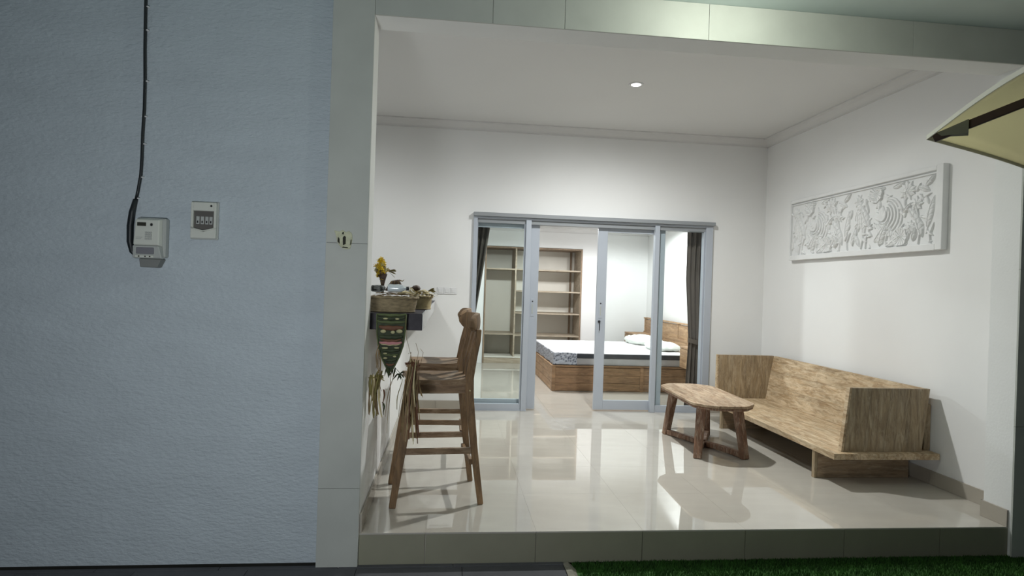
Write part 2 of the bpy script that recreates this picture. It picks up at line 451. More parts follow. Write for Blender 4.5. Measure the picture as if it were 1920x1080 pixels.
# facade: textured plaster wall, tiled pillars and beam
wall_front = struct(B_('wall_front', 'plaster', (-5.5, -.205, .008, .16, -.155, SZ+.3)))
struct(B_('wall_front', 'plaster', (4.19, 7.0, .008, .16, -.155, SZ+.3)))
pl = struct(B_('trim_5', 'white_ext', (-.206, .0, -.014, DT, GZ, SZ+.02)))
for a, b in ((GZ, .244), (.246, 1.533), (1.535, SZ-.001)):
    B_('wall_tile', 'tilegrey', (-.2145, -.0005, -.025, -.013, a, b), pl, .0008)
pr = struct(B_('trim_6', 'white_ext', (W, 4.2, -.014, DT, GZ, SZ+.02)))
for a, b in ((GZ, .60), (.602, 1.533), (1.535, SZ-.001)):
    B_('wall_tile', 'tilegrey', (W+.0005, 4.21, -.025, -.013, a, b), pr, .0008)
bm_ = struct(B_('trim_7', 'white_ext', (.0, W, -.014, DT, H+.001, SZ+.02)))
for a, b in ((.001, .62), (.622, 1.012), (1.014, 1.826), (1.828, 3.057), (3.059, W)):
    B_('wall_tile', 'tilegrey', (a, b, -.025, -.013, H, SZ-.001), bm_, .0008)
struct(B_('ceiling', 'soffit', (-5.5, 7.0, -1.35, .02, SZ, SZ+.12)))
struct(B_('trim_8', 'soffit', (-5.5, 7.0, -1.42, -1.35, SZ-.10, SZ+.16)))

# outdoor ground, paving and grass
gr = struct(B_('ground', 'soil', (-7, 8, -9, .3, GZ-.12, GZ-.012)))
pv = struct(B_('floor', 'grout', (-5.5, 1.10, -6.0, -.002, GZ-.012, GZ-.006)))
for i in range(-9, 2):
    for j in range(10):
        x0 = 1.10-.55*(1-i)-.0; x1 = x0+.547
        y1 = -.035-j*.55; y0 = y1-.547
        if x1 > 1.11: continue
        B_('paving_tile', 'pave', (x0, x1, y0, y1, GZ-.008, GZ+.003), pv, .0012)
for k in range(9):
    x1 = 1.10-k*.6; B_('paving_tile', 'pave', (x1-.597, x1, -.033, -.003, GZ-.008, GZ+.006), pv, .0012)
ce = MB()
random.seed(3)
pts = []
for i in range(26):
    y = -.01-i*.06
    pts.append((1.102, y, 1.165+random.uniform(-.02, .02)))
vs = []; fs = []
for i, (x, y, xe) in enumerate(pts):
    vs += [(x, y, GZ+.002), ((x+xe)/2, y, GZ+.006+random.uniform(-.006, .004)), (xe, y, GZ-.012), (x, y, GZ-.03)]
for i in range(25):
    for k in range(4): fs.append((4*i+k, 4*i+(k+1) % 4, 4*i+4+(k+1) % 4, 4*i+4+k))
ce.add(vs, fs)
struct(ce.build('trim_9', 'cement'))
# grass: dense artificial turf strip
g = MB(); random.seed(11)
def blade(x, y, h, mb):
    a = random.uniform(0, 2*PI); w_ = .0022; l = random.uniform(.2, .9)*h
    dx, dy = math.cos(a), math.sin(a); b = random.uniform(0, 2*PI)
    ox, oy = math.cos(b)*l*.6, math.sin(b)*l*.6
    mb.add([(x-dx*w_, y-dy*w_, GZ-.012), (x+dx*w_, y+dy*w_, GZ-.012), (x+ox*.5+dx*w_*.8, y+oy*.5+dy*w_*.8, GZ-.012+h*.6), (x+ox, y+oy, GZ-.012+h), (x+ox*.5-dx*w_*.8, y+oy*.5-dy*w_*.8, GZ-.012+h*.6)], [(0, 1, 2, 4), (4, 2, 3)])
for k in range(42000):
    y = -.003-abs(random.random()**1.6)*.75
    x = random.uniform(1.15, 4.7)
    if x < 1.162+.012*math.sin(y*40): continue
    blade(x, y, random.uniform(.014, .026), g)
g.box(1.16, 4.7, -.80, -.002, GZ-.0118, GZ-.010)
go = g.build('grass', 'grass', fix=False)
tag(go, 'short green artificial grass along the foot of the terrace step', 'grass'); stuff(go)

# bedroom shell
struct(B_('wall_left', 'white', (-.65, -.5, DB, BY+.7, 0, BH+.3)))
wf = MB()
NX0, NX1, NZ0, NZ1 = 1.04, 2.77, .0, 2.045
wf.box(-.65, NX0, BY, BY+.12, -.1, BH+.3); wf.box(NX1, XW, BY, BY+.12, -.1, BH+.3); wf.box(NX0, NX1, BY, BY+.12, NZ1, BH+.3)
struct(wf.build('wall_far', 'white'))
struct(B_('ceiling', 'ceil', (-.65, 4.0, DB, BY+.12, BH, BH+.1)))
struct(B_('wall_niche', 'white', (NX0-.1, NX1+.1, BY+.62, BY+.7, -.1, BH)))
struct(B_('ground', 'soil', (-9, 9, 3.3, 9, -.4, -.18)))

# ------------------------------------------------------------------ sliding glass door set
def door_set():
    dr = MB()
    y0, y1 = D-.028, D+.10
    dr.box(XL, XL+.040, y0, y1, 0, HD-.0405)            # left jamb
    dr.box(XR-.085, XR-.006, y0, y1, 0, HD-.0405)       # right jamb
    dr.box(XL+.040, XR-.085, y0, y1, HD-.062, HD-.0405)      # head front lip
    root = struct(dr.build('door_1', 'alu', bevel=.002))
    B_('head_track', 'alu_d', (XL+.040, XR-.085, D-.004, y1, HD-.105, HD-.062), root)  # darker metal carries the shadow under the door head
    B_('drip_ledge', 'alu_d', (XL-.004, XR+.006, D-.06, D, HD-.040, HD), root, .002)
    B_('sill_track', 'alu', (XL+.06, 1.30, y0+.01, y1, .0, .012), root)
    B_('sill_track', 'alu', (2.72, XR-.085, y0+.01, y1, .0, .012), root)
    # mullions
    B_('mullion', 'alu', (1.240, 1.297, D-.03, D+.03, .0, HD-.062), root, .002)
    B_('mullion', 'alu', (2.676, 2.728, D-.03, D+.03, .0, HD-.062), root, .002)
    # fixed side lights
    for a, b in ((XL+.040, 1.240), (2.728, XR-.085)):
        fr = MB()
        fr.box(a, b, D-.012, D+.022, .012, .075)
        fr.box(a, a+.008, D-.006, D+.018, .075, HD-.105); fr.box(b-.016, b, D-.006, D+.018, .075, HD-.105)
        f = fr.build('fixed_frame', 'alu', root, .0015)
        B_('pane', 'glass', (a+.006, b-.014, D+.004, D+.009, .073, HD-.10), f)
    # sliding leaves, left one open behind the left side light
    def leaf(x0, x1, hx, lock, y=D+.045):
        sw = .106
        fr = MB()
        fr.box(x0, x0+sw, y, y+.034, .012, HD-.095); fr.box(x1-sw, x1, y, y+.034, .012, HD-.095)
        fr.box(x0+sw, x1-sw, y+.002, y+.032, .012, .115); fr.box(x0+sw, x1-sw, y+.002, y+.032, HD-.15, HD-.096)
        f = fr.build('sliding_leaf', 'alu', root, .002)
        B_('pane', 'glass', (x0+sw-.006, x1-sw+.006, y+.014, y+.020, .11, HD-.145), f)
        hm = MB(); hm.box(hx-.020, hx+.020, y-.003, y+.001, 1.02, 1.215)
        h = hm.build('pull_plate', 'alu', f, .003)
        g_ = MB(); g_.box(hx-.008, hx+.006, y-.0045, y-.002, 1.05, 1.155); g_.build('pull_recess', 'plastic_g', f, .003)
        s_ = MB().lathe([(0.001, 0), (.0075, 0), (.0075, .003), (.001, .003)], 14, (hx, y-.006, 1.185), ax='Y').build('screw_hole', 'black', f)
        if lock:
            l = MB(); l.lathe([(0.001, 0), (.014, 0), (.014, .014), (.001, .014)], 16, (hx-.012, y-.014, .985), ax='Y')
            l.box(hx-.012, hx-.004, y-.02, y-.012, .885, .985)
            l.build('lock_key', 'black', f, .001)
    leaf(.605, 1.40, 1.343, False)
    leaf(2.055, 2.818, 2.103, True)
door_set()

# ------------------------------------------------------------------ curtains
def curtain(label, path, zt, folds, amp, tie=None):
    """path(z)->(x0,x1)"""
    t = thing('curtain', label, 'curtain', ((path(0)[0]+path(0)[1])/2, DB+.07, path(-1)))
    ox, oy, oz = t.location
    zb = path(-1)
    def fn(u, v):
        z = zb+(zt-zb)*v; a, b = path(z)
        sq = max(.25, min(1, (b-a)/.2))
        return (a+(b-a)*u-ox, DB+.07+amp*math.sin(2*PI*folds*u+.4*math.sin(9*u))*(.6+.4*math.sin(3*z+u*4))-oy, z-oz)
    MB().grid(fn, folds*12, 48).build('drape', 'curtain', t, solid=.003)
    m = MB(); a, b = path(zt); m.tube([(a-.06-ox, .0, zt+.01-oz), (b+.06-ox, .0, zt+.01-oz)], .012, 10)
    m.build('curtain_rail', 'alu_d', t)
    if tie:
        a, b = path(tie)
        m = MB()
        pts = [(a-.008-ox+(b-a+.016)*.5*(1-math.cos(th)), -.0-(.045)*math.sin(th), tie-oz+.03*math.cos(th)) for th in [2*PI*k/20 for k in range(20)]]
        pts.append(pts[0])
        m.bar_path(pts, .05, .004, (0, 0, 1)); m.build('tieback', 'curtain', t)
def lp(z):
    if z == -1: return .06
    zz = min(max(z, 0), 2.2)
    k = max(0, (zz-.95)/1.2)
    return (.60-.02*(1-k), .70+.075*0+.165*k**.9+.02) if zz > .95 else (.58, .72+.03*(.95-zz))
def rp(z):
    if z == -1: return .03
    zz = min(max(z, 0), 2.2)
    if zz > .78: return (3.195-.052*min(1, (zz-.78)/.7), 3.40)
    return (3.195-.03*(.78-zz)/.75, 3.41)
curtain('dark brown curtain gathered at the left jamb of the glass doors', lp, 2.16, 5, .022, .95)
curtain('dark taupe curtain tied back at the right jamb of the glass doors', rp, 2.16, 5, .025, .76)

# ------------------------------------------------------------------ wardrobe niche
def wardrobe():
    t = thing('wardrobe', 'pale open wardrobe with shelves built into the far bedroom wall', 'wardrobe', ((NX0+NX1)/2, BY+.3, .0))
    ox, oy, oz = t.location
    def P(n, m, b): return MB().box(b[0]-ox, b[1]-ox, b[2]-oy, b[3]-oy, b[4], b[5]).build(n, m, t, .0015)
    y0, y1 = BY-.012, BY+.58
    a, b = NX0+.005, NX1-.005
    P('side_panel', 'ward_dark', (a, a+.025, y0, y1, .0, 2.04)); P('side_panel', 'ward', (b-.025, b, y0, y1, .0, 2.04))
    P('edge_strip', 'ward_dark', (b-.025, b+.001, y0-.004, y0, .0, 2.04))
    P('top_panel', 'ward_dark', (a+.025, b-.025, y0, y1, 2.015, 2.04))
    P('plinth', 'ward', (a+.025, b-.025, y0+.01, y0+.03, .0, .10)); P('bottom_panel', 'ward_back', (a+.025, b-.025, y0, y1, .10, .12))
    P('back_panel', 'ward_back', (a+.025, b-.025, y1-.012, y1, .12, 2.015))
    P('divider', 'ward', (1.575, 1.60, y0+.002, y1-.012, .12, 2.015))
    for z in (1.648, .51): P('shelf', 'ward', (a+.025, 1.575, y0+.004, y1-.012, z-.012, z+.012))
    for z in (1.648, 1.272, .885, .495): P('shelf', 'ward', (1.60, b-.025, y0+.004, y1-.012, z-.012, z+.012))
    P('back_batten', 'ward_dark', (2.655, 2.685, y1-.05, y1-.012, .12, 2.015))
wardrobe()

# ------------------------------------------------------------------ bed
def bed():
    t = thing('bed', 'teak platform bed with long panelled headboard in the bedroom', 'bed', (2.65, 5.5, 0))
    ox, oy = 2.65, 5.5
    def P(n, m, b, bev=.002): return MB().box(b[0]-ox, b[1]-ox, b[2]-oy, b[3]-oy, b[4], b[5]).build(n, m, t, bev)
    x0, x1, ya, yb = 1.80, 3.845, 4.49, 6.50
    for k in range(3):
        z0 = .004+k*.103; P('side_board', 'bed_x', (x0+.04, x1, ya+.006, ya+.028, z0, z0+.1005))
        P('side_board', 'bed_x', (x0+.04, x1, yb-.028, yb-.006, z0, z0+.1005))
        P('foot_board', 'bed_y', (x0+.004, x0+.026, ya+.03, yb-.03, z0, z0+.1005))
    for xx in (x0, 2.98): P('corner_post', 'bed_x', (xx, xx+.045, ya, ya+.04, .0, .318))
    P('corner_post', 'bed_x', (x0, x0+.045, yb-.04, yb, .0, .318))
    P('top_rail', 'bed_x', (x0-.004, x1, ya-.006, ya+.05, .318, .338)); P('top_rail', 'bed_x', (x0-.004, x1, yb-.05, yb+.006, .318, .338))
    P('top_rail', 'bed_y', (x0-.004, x0+.05, ya+.05, yb-.05, .318, .338))
    P('slat_base', 'bed_x', (x0+.05, x1, ya+.05, yb-.05, .30, .325))
    # headboard
    hb = P('headboard', 'bed_y', (3.85, 3.915, 3.95, 7.03, .0, .61))
    n = 4; yy = 3.95; stp = (7.03-3.95)/n
    for k in range(n):
        m = MB().box(3.865-ox, 3.90-ox, yy+.016-oy, yy+stp-.016-oy, .612, .85); m.build('headboard_panel', 'bed_y', t, .003)
        m = MB().box(3.858-ox, 3.905-ox, yy-.016-oy, yy+.016-oy, .61, .862); m.build('stile', 'bed_y', t, .002)
        yy += stp
    MB().box(3.858-ox, 3.905-ox, yy-.032-oy, yy-oy, .61, .862).build('stile', 'bed_y', t, .002)
    P('cap_rail', 'bed_y', (3.85, 3.912, 3.93, 7.05, .862, .882))
    P('lower_rail', 'bed_y', (3.845, 3.86, 3.95, 7.03, .61, .645))
    return t
bed()
def nightstand(y0, y1, label):
    t = thing('nightstand', label, 'nightstand', (3.67, (y0+y1)/2, 0), group=None)
    oy = (y0+y1)/2
    def P(n, m, b): return MB().box(b[0]-3.67, b[1]-3.67, b[2]-oy, b[3]-oy, b[4], b[5]).build(n, m, t, .002)
    P('body', 'bed_y', (3.52, 3.845, y0+.01, y1-.01, .345, .60)); P('top', 'bed_y', (3.505, 3.845, y0, y1, .60, .625))
    P('drawer', 'bed_y', (3.503, 3.52, y0+.012, y1-.012, .35, .595))
    P('leg', 'bed_y', (3.72, 3.84, y0+.03, y1-.03, .0, .345))
nightstand(3.98, 4.48, 'small teak nightstand at the near side of the bed by the curtain')
nightstand(6.52, 7.02, 'small teak nightstand at the far side of the bed')

def mattress():
    x0, x1, ya, yb = 1.83, 3.835, 4.505, 6.49
    t = thing('mattress', 'plastic-wrapped mattress with white top and charcoal border on the bed', 'mattress', ((x0+x1)/2, (ya+yb)/2, .338))
    ox, oy, oz = t.location
    def P(n, m, b, bev, seg=2): return MB().box(b[0]-ox, b[1]-ox, b[2]-oy, b[3]-oy, b[4]-oz, b[5]-oz).build(n, m, t, bev, seg=seg)
    P('side_panel', 'mat_grey', (x0+.012, x1, ya+.012, yb-.012, .339, .435), .012)
    P('border_band', 'mat_dark', (x0, x1, ya, yb, .43, .495), .012)
    def fn(u, v):
        x = x0+.004+(x1-x0-.006)*u; y = ya+.004+(yb-ya-.008)*v
        e = min(u, 1-u, v, 1-v)*12
        return (x-ox, y-oy, .493-oz+.013*min(1, e)**.5+.003*math.sin(x*26)*math.sin(y*26)*min(1, e))
    MB().grid(fn, 60, 60).build('quilted_top', 'mat_top', t)
    # crumpled printed plastic over the near foot corner
    random.seed(5)
    def cn(u, v):
        z = .345+.155*v
        s_ = u*2.26
        if s_ < 1.96: x, y = x0-.006, ya+1.96-s_; nx, ny = -1, 0
        else: x, y = x0-.006+(s_-1.96), ya-.006; nx, ny = 0, -1
        r = .008*math.sin(97*u+5*v)*math.sin(23*v+31*u)+.005*math.sin(171*u-31*v)
        return (x+nx*(r+.006)-ox, y+ny*(r+.006)-oy, z-oz+.008*math.sin(29*u))
    MB().grid(cn, 150, 14).build('corner_wrap', M_wrap, t, solid=.002)
def wrapmat():
    m = bpy.data.materials.new('printed_grey_blue_wrap'); nt, N, L, B = nodes_of(m)
    tc = N.new('ShaderNodeTexCoord'); vo = N.new('ShaderNodeTexVoronoi'); vo.inputs['Scale'].default_value = 32
    L.new(tc.outputs['Object'], vo.inputs['Vector'])
    r = N.new('ShaderNodeValToRGB'); r.color_ramp.elements[0].color = (.05, .06, .09, 1); r.color_ramp.elements[1].color = (.40, .42, .47, 1)
    r.color_ramp.elements[0].position = .15; r.color_ramp.elements[1].position = .6
    L.new(vo.outputs['Distance'], r.inputs[0]); L.new(r.outputs[0], B.inputs['Base Color']); B.inputs['Roughness'].default_value = .3
    return m
M_wrap = wrapmat()
mattress()

def pillow(cx, cy, lx, ly, h, rz, label, tilt=0):
    t = MB()
    def fn(u, v, s):
        a = 2*u-1; b = 2*v-1
        k = max(0, (1-a**4)*(1-b**4))**.42
        px = 1-.10*(b*b); py = 1-.10*(a*a)
        return (a*lx/2*px, b*ly/2*py, h*.42+s*h*.5*k+.010*math.sin(7*a+3*b)*k*s+.006*math.sin(19*a*b+4*a)*k)
    t.grid(lambda u, v: fn(u, v, 1), 26, 26); t.grid(lambda u, v: fn(u, v, -1), 26, 26)
    o = t.build('pillow', 'pillow'); o.location = (cx, cy, .508); o.rotation_euler = (0, tilt, rz)
    tag(o, label, 'pillow')
pillow(3.50, 5.98, .46, .66, .14, .10, 'white pillow lying at the far half of the mattress')
pillow(3.50, 5.12, .44, .66, .11, -.10, 'white pillow lying at the near half of the mattress by the door post')

# ------------------------------------------------------------------ bar counter on the low wall
ct = thing('bar_counter', 'dark polished bar counter slab on the low left wall', 'counter', (.08, 1.5, 1.0701))
MB().box(-.30, .209, -1.328, 1.718, 0, .0935).build('counter_top', 'granite', ct, .002)
MB().box(.2092, .2115, -1.326, 1.716, .002, .0915).build('edge_strip', 'counter_sheen', ct)  # thin strip added to carry the painted reflection

# ------------------------------------------------------------------ bar stools
def stool_parts(t):
    # local: seat faces -X. feet +-.265, +-.225
    zs = .752
    legs = []
    for sy in (-1, 1):
        # front leg
        MB().bar_path([(-.262, sy*.222, 0), (-.205, sy*.195, .40), (-.15, sy*.165, .725)], [.036, .042, .046], [.038, .048, .052], (0, 1, 0)).build('leg', 'stool', t, .003)
        # rear leg continues up as back post, raked then curving
        P = [(.268, sy*.222, 0), (.222, sy*.200, .33), (.185, sy*.178, .66), (.182, sy*.172, .75), (.205, sy*.176, .90), (.226, sy*.184, 1.00), (.232, sy*.184, 1.065)]
        MB().bar_path(P, [.028, .034, .038, .038, .034, .030, .026], [.034, .042, .050, .050, .044, .036, .030], (0, 1, 0)).build('leg', 'stool', t, .004)
        # side stretcher and apron
        MB().beam((-.205, sy*.200, .325), (.215, sy*.203, .325), .022, .036).build('stretcher', 'stool_x', t, .002)
        MB().beam((-.155, sy*.172, .700), (.185, sy*.172, .700), .022, .060).build('apron', 'stool_x', t, .002)
    MB().beam((-.195, -.19, .42), (-.195, .19, .42), .022, .036).build('stretcher', 'stool', t, .002)
    MB().beam((.205, -.19, .25), (.205, .19, .25), .022, .034).build('stretcher', 'stool', t, .002)
    for x in (-.155, .175): MB().beam((x, -.16, .700), (x, .16, .700), .022, .060).build('apron', 'stool', t, .002)
    # dished seat
    def top(u, v):
        a = 2*u-1; b = 2*v-1
        hw = .205-.018*max(0, a)-.012*max(0, -a)**2
        x = -.19+.39*u-.020*(b*b)*(1 if a < 0 else 0)*(-a)
        return x, b*hw
    def zt(u, v):
        a = 2*u-1; b = 2*v-1
        return zs+.004-.016*math.exp(-((a-.1)/.6)**2-(b/.62)**2)+.010*max(0, a-.5)
    s_ = MB(); n = 18
    s_.grid(lambda u, v: (*top(u, v), zt(u, v)), n, n); s_.grid(lambda u, v: (*top(u, v), zs-.026), n, n)
    for e in range(4):
        def q(k, s0):
            u, v = {0: (k/n, 0), 1: (1, k/n), 2: (1-k/n, 1), 3: (0, 1-k/n)}[e]
            return (*top(u, v), zt(u, v) if s0 else zs-.026)
        vs = [q(k, 1) for k in range(n+1)]+[q(k, 0) for k in range(n+1)]
        s_.add(vs, [(k, k+1, n+2+k, n+1+k) for k in range(n)], False)
    so = s_.build('seat', 'stool_x', t)
    # curved crest rail wrapping forward at both ends
    cr = MB(); K = 34
    def cfn(u, v, off):
        b = math.sin((u-.5)*PI); yb = b*.222
        xb = .243-.066*b*b*abs(b)**.3
        hh = .054*max(.12, (1-max(0, (abs(b)-.62)/.38)**2.2))**.5
        zc = 1.098+.006*(1-b*b)
        bow = .006*math.cos(v*PI-PI/2)
        return (xb+off+(bow if off > 0 else -bow), yb, zc+(2*v-1)*hh*(1-.0*b))
    for off in (-.014, .014): cr.grid(lambda u, v: cfn(u, v, off), K, 6)
    for vv in (0, 1):
        vs = [cfn(k/K, vv, -.014) for k in range(K+1)]+[cfn(k/K, vv, .014) for k in range(K+1)]
        cr.add(vs, [(k, k+1, K+2+k, K+1+k) for k in range(K)])
    for uu in (0, 1):
        vs = [cfn(uu, k/6, -.014) for k in range(7)]+[cfn(uu, k/6, .014) for k in range(7)]
        cr.add(vs, [(k, k+1, 8+k, 7+k) for k in range(6)])
    cr.build('crest_rail', 'stool', t)
    # two curved splats
    for sy in (-1, 1):
        P = [(.182, sy*.062, .745), (.188, sy*.062, .85), (.215, sy*.064, .96), (.236, sy*.066, 1.06)]
        MB().bar_path(P, [.062, .064, .068, .07], [.014, .013, .012, .012], (0, 1, 0)).build('splat', 'stool', t, .003)
    for sx, sy in ((-.17, -.187), (.185, -.2), (-.17, .187), (.185, .2)):
        MB().lathe([(.001, 0), (.006, 0), (.005, .003), (.001, .003)], 10, (sx, sy-.002 if sy < 0 else sy+.0, .69), ax='Y').build('dowel_plug', 'leafpale', t)
st = thing('bar_stool', 'nearer brown teak bar stool facing the counter', 'stool', (.375, .615, 0), math.radians(6.2), 'bar stools at the counter')
stool_parts(st)
dup(st, (.352, 1.385, 0), math.radians(0), 'farther brown teak bar stool, half hidden behind the nearer one')

# ------------------------------------------------------------------ daybed bench
def bench():
    x0, x1, y0, y1 = 3.142, 3.945, .69, 2.93
    t = thing('wooden_bench', 'low washed teak bench with box arms along the right wall', 'bench', ((x0+x1)/2, (y0+y1)/2, 0))
    ox, oy = t.location[0], t.location[1]
    def P(n, m, b, bev=.0025): return MB().box(b[0]-ox, b[1]-ox, b[2]-oy, b[3]-oy, b[4], b[5]).build(n, m, t, bev)
    # seat slab: planks running lengthwise + front end board
    xs = [x0, 3.34, 3.545, 3.75, x1]
    for a, b in zip(xs, xs[1:]): P('seat_plank', 'bench_y', (a+.0006, b-.0006, y0+.0, y1, .200, .242), .0015)
    # base: end panels + recessed back
    for ya in (.925, 2.46):
        P('base_panel', 'bench_x', (3.175, 3.90, ya, ya+.032, 0, .199)); P('base_edge', 'bench_z', (3.150, 3.174, ya-.002, ya+.034, 0, .199))
    P('base_rail', 'bench_y', (3.86, 3.90, .96, 2.46, 0.12, .199))
    # arms: upright planks
    for ya, shf in ((y0+.055, .052), (2.80, .0)):
        n = 4; a0, a1 = (3.249, 3.849) if shf else (3.268, 3.872)
        for k in range(n):
            xa = a0+(a1-a0)*k/n; xb = a0+(a1-a0)*(k+1)/n
            # slight backward rake of the panel
            m = MB(); sh = shf
            m.hexa([(xa+.0005-ox, ya-oy, .243), (xb-.0005-ox, ya-oy, .243), (xb-.0005-ox, ya+.035-oy, .243), (xa+.0005-ox, ya+.035-oy, .243)],
                   [(xa+.0005+sh-ox, ya-oy, .695), (xb-.0005+sh-ox, ya-oy, .695), (xb-.0005+sh-ox, ya+.035-oy, .695), (xa+.0005+sh-ox, ya+.035-oy, .695)])
            m.build('arm_plank', 'bench_z', t, .0012)
        m = MB(); sh = shf
        m.hexa([(a0-.018-ox, ya-.001-oy, .243), (a0-.001-ox, ya-.001-oy, .243), (a0-.001-ox, ya+.036-oy, .243), (a0-.018-ox, ya+.036-oy, .243)],
               [(a0-.018+sh-ox, ya-.001-oy, .697), (a0-.001+sh-ox, ya-.001-oy, .697), (a0-.001+sh-ox, ya+.036-oy, .697), (a0-.018+sh-ox, ya+.036-oy, .697)])
        m.build('arm_edge', 'bench_y', t, .001)
    # back: three lengthwise planks, raked
    for k in range(3):
        z0 = .243+.1505*k; z1 = z0+.1495
        f = lambda z: 3.79+.08*(z-.243)/.452
        m = MB()
        m.hexa([(f(z0)-ox, y0+.0915-oy, z0), (f(z0)+.03-ox, y0+.0915-oy, z0), (f(z0)+.03-ox, 2.799-oy, z0), (f(z0)-ox, 2.799-oy, z0)],
               [(f(z1)-ox, y0+.0915-oy, z1), (f(z1)+.03-ox, y0+.0915-oy, z1), (f(z1)+.03-ox, 2.799-oy, z1), (f(z1)-ox, 2.799-oy, z1)])
        m.build('backrest_plank', 'bench_y', t, .0012)
    P('rear_board', 'bench_z', (3.905, 3.956, y0+.105, 2.85, .243, .575))
bench()

# ------------------------------------------------------------------ coffee table
def table():
    cx, cy, zt = 2.680, 1.815, .455
    t = thing('coffee_table', 'worn reddish teak coffee table with cut corners and crossed floor rails', 'table', (cx, cy, 0), math.radians(-2.5))
    hx, hy, c = .258, .565, .13
    corners = [(hx, -hy+c), (hx, hy-c), (hx-c, hy), (-hx+c, hy), (-hx, hy-c), (-hx, -hy+c), (-hx+c, -hy), (hx-c, -hy)]
    # densify with rounded corners + wavy edge
    random.seed(21)
    poly = []
    n = len(corners)
    for i in range(n):
        p0 = Vector(corners[i-1]); p1 = Vector(corners[i]); p2 = Vector(corners[(i+1) % n])
        a = p1+(p0-p1).normalized()*.05; b = p1+(p2-p1).normalized()*.05
        for k in range(5):
            s = k/4; q = a*(1-s)**2+p1*2*s*(1-s)+b*s*s; poly.append(q)
        nx = Vector(corners[(i+1) % n])+(p1-Vector(corners[(i+1) % n])).normalized()*.05
        L_ = (nx-b).length; m = max(1, int(L_/.06))
        for k in range(1, m): poly.append(b+(nx-b)*k/m)
    out = []
    for p in poly:
        r = random.uniform(-.003, .003); out.append(p*(1+r))
    # three planks lengthwise, clipped from outline
    def clip(pl, x0, x1):
        def cl(pl, s, lim):
            r = []
            for i in range(len(pl)):
                a, b = pl[i-1], pl[i]
                ia = (a[0]-lim)*s >= 0; ib = (b[0]-lim)*s >= 0
                if ia != ib:
                    k = (lim-a[0])/(b[0]-a[0]); r.append((lim, a[1]+(b[1]-a[1])*k))
                if ib: r.append((b[0], b[1]))
            return r
        return cl(cl(pl, 1, x0), -1, x1)
    for a, b in ((-.3, -.0925), (-.0915, .0905), (.0915, .3)):
        MB().prism(clip([(p[0], p[1]) for p in out], a, b), zt-.022, zt).build('top_plank', 'table_top', t, .003)
    lower = [(p[0]*.975, p[1]*.985) for p in out]
    MB().prism(lower, zt-.042, zt-.0225).build('under_frame', 'table_leg', t, .004)
    fx, fy = .195, .405
    for sx in (-1, 1):
        for sy in (-1, 1):
            MB().bar_path([(sx*fx, sy*fy, .0), (sx*(fx-.022), sy*(fy-.03), .21), (sx*(fx-.045), sy*(fy-.062), zt-.043)], [.064, .070, .076], [.050, .056, .062], (sx*.75, -sy*.35, 0)).build('leg', 'table_leg', t, .006)
            MB().bar_path([(sx*(fx-.012), sy*(fy-.03), .026), (sx*.10, sy*.19, .030), (sx*.012, sy*.022, .026)], [.050, .044, .052], [.046, .044, .046], Vector((-sy*fy, sx*fx, 0))).build('floor_rail', 'table_leg', t, .006)
table()

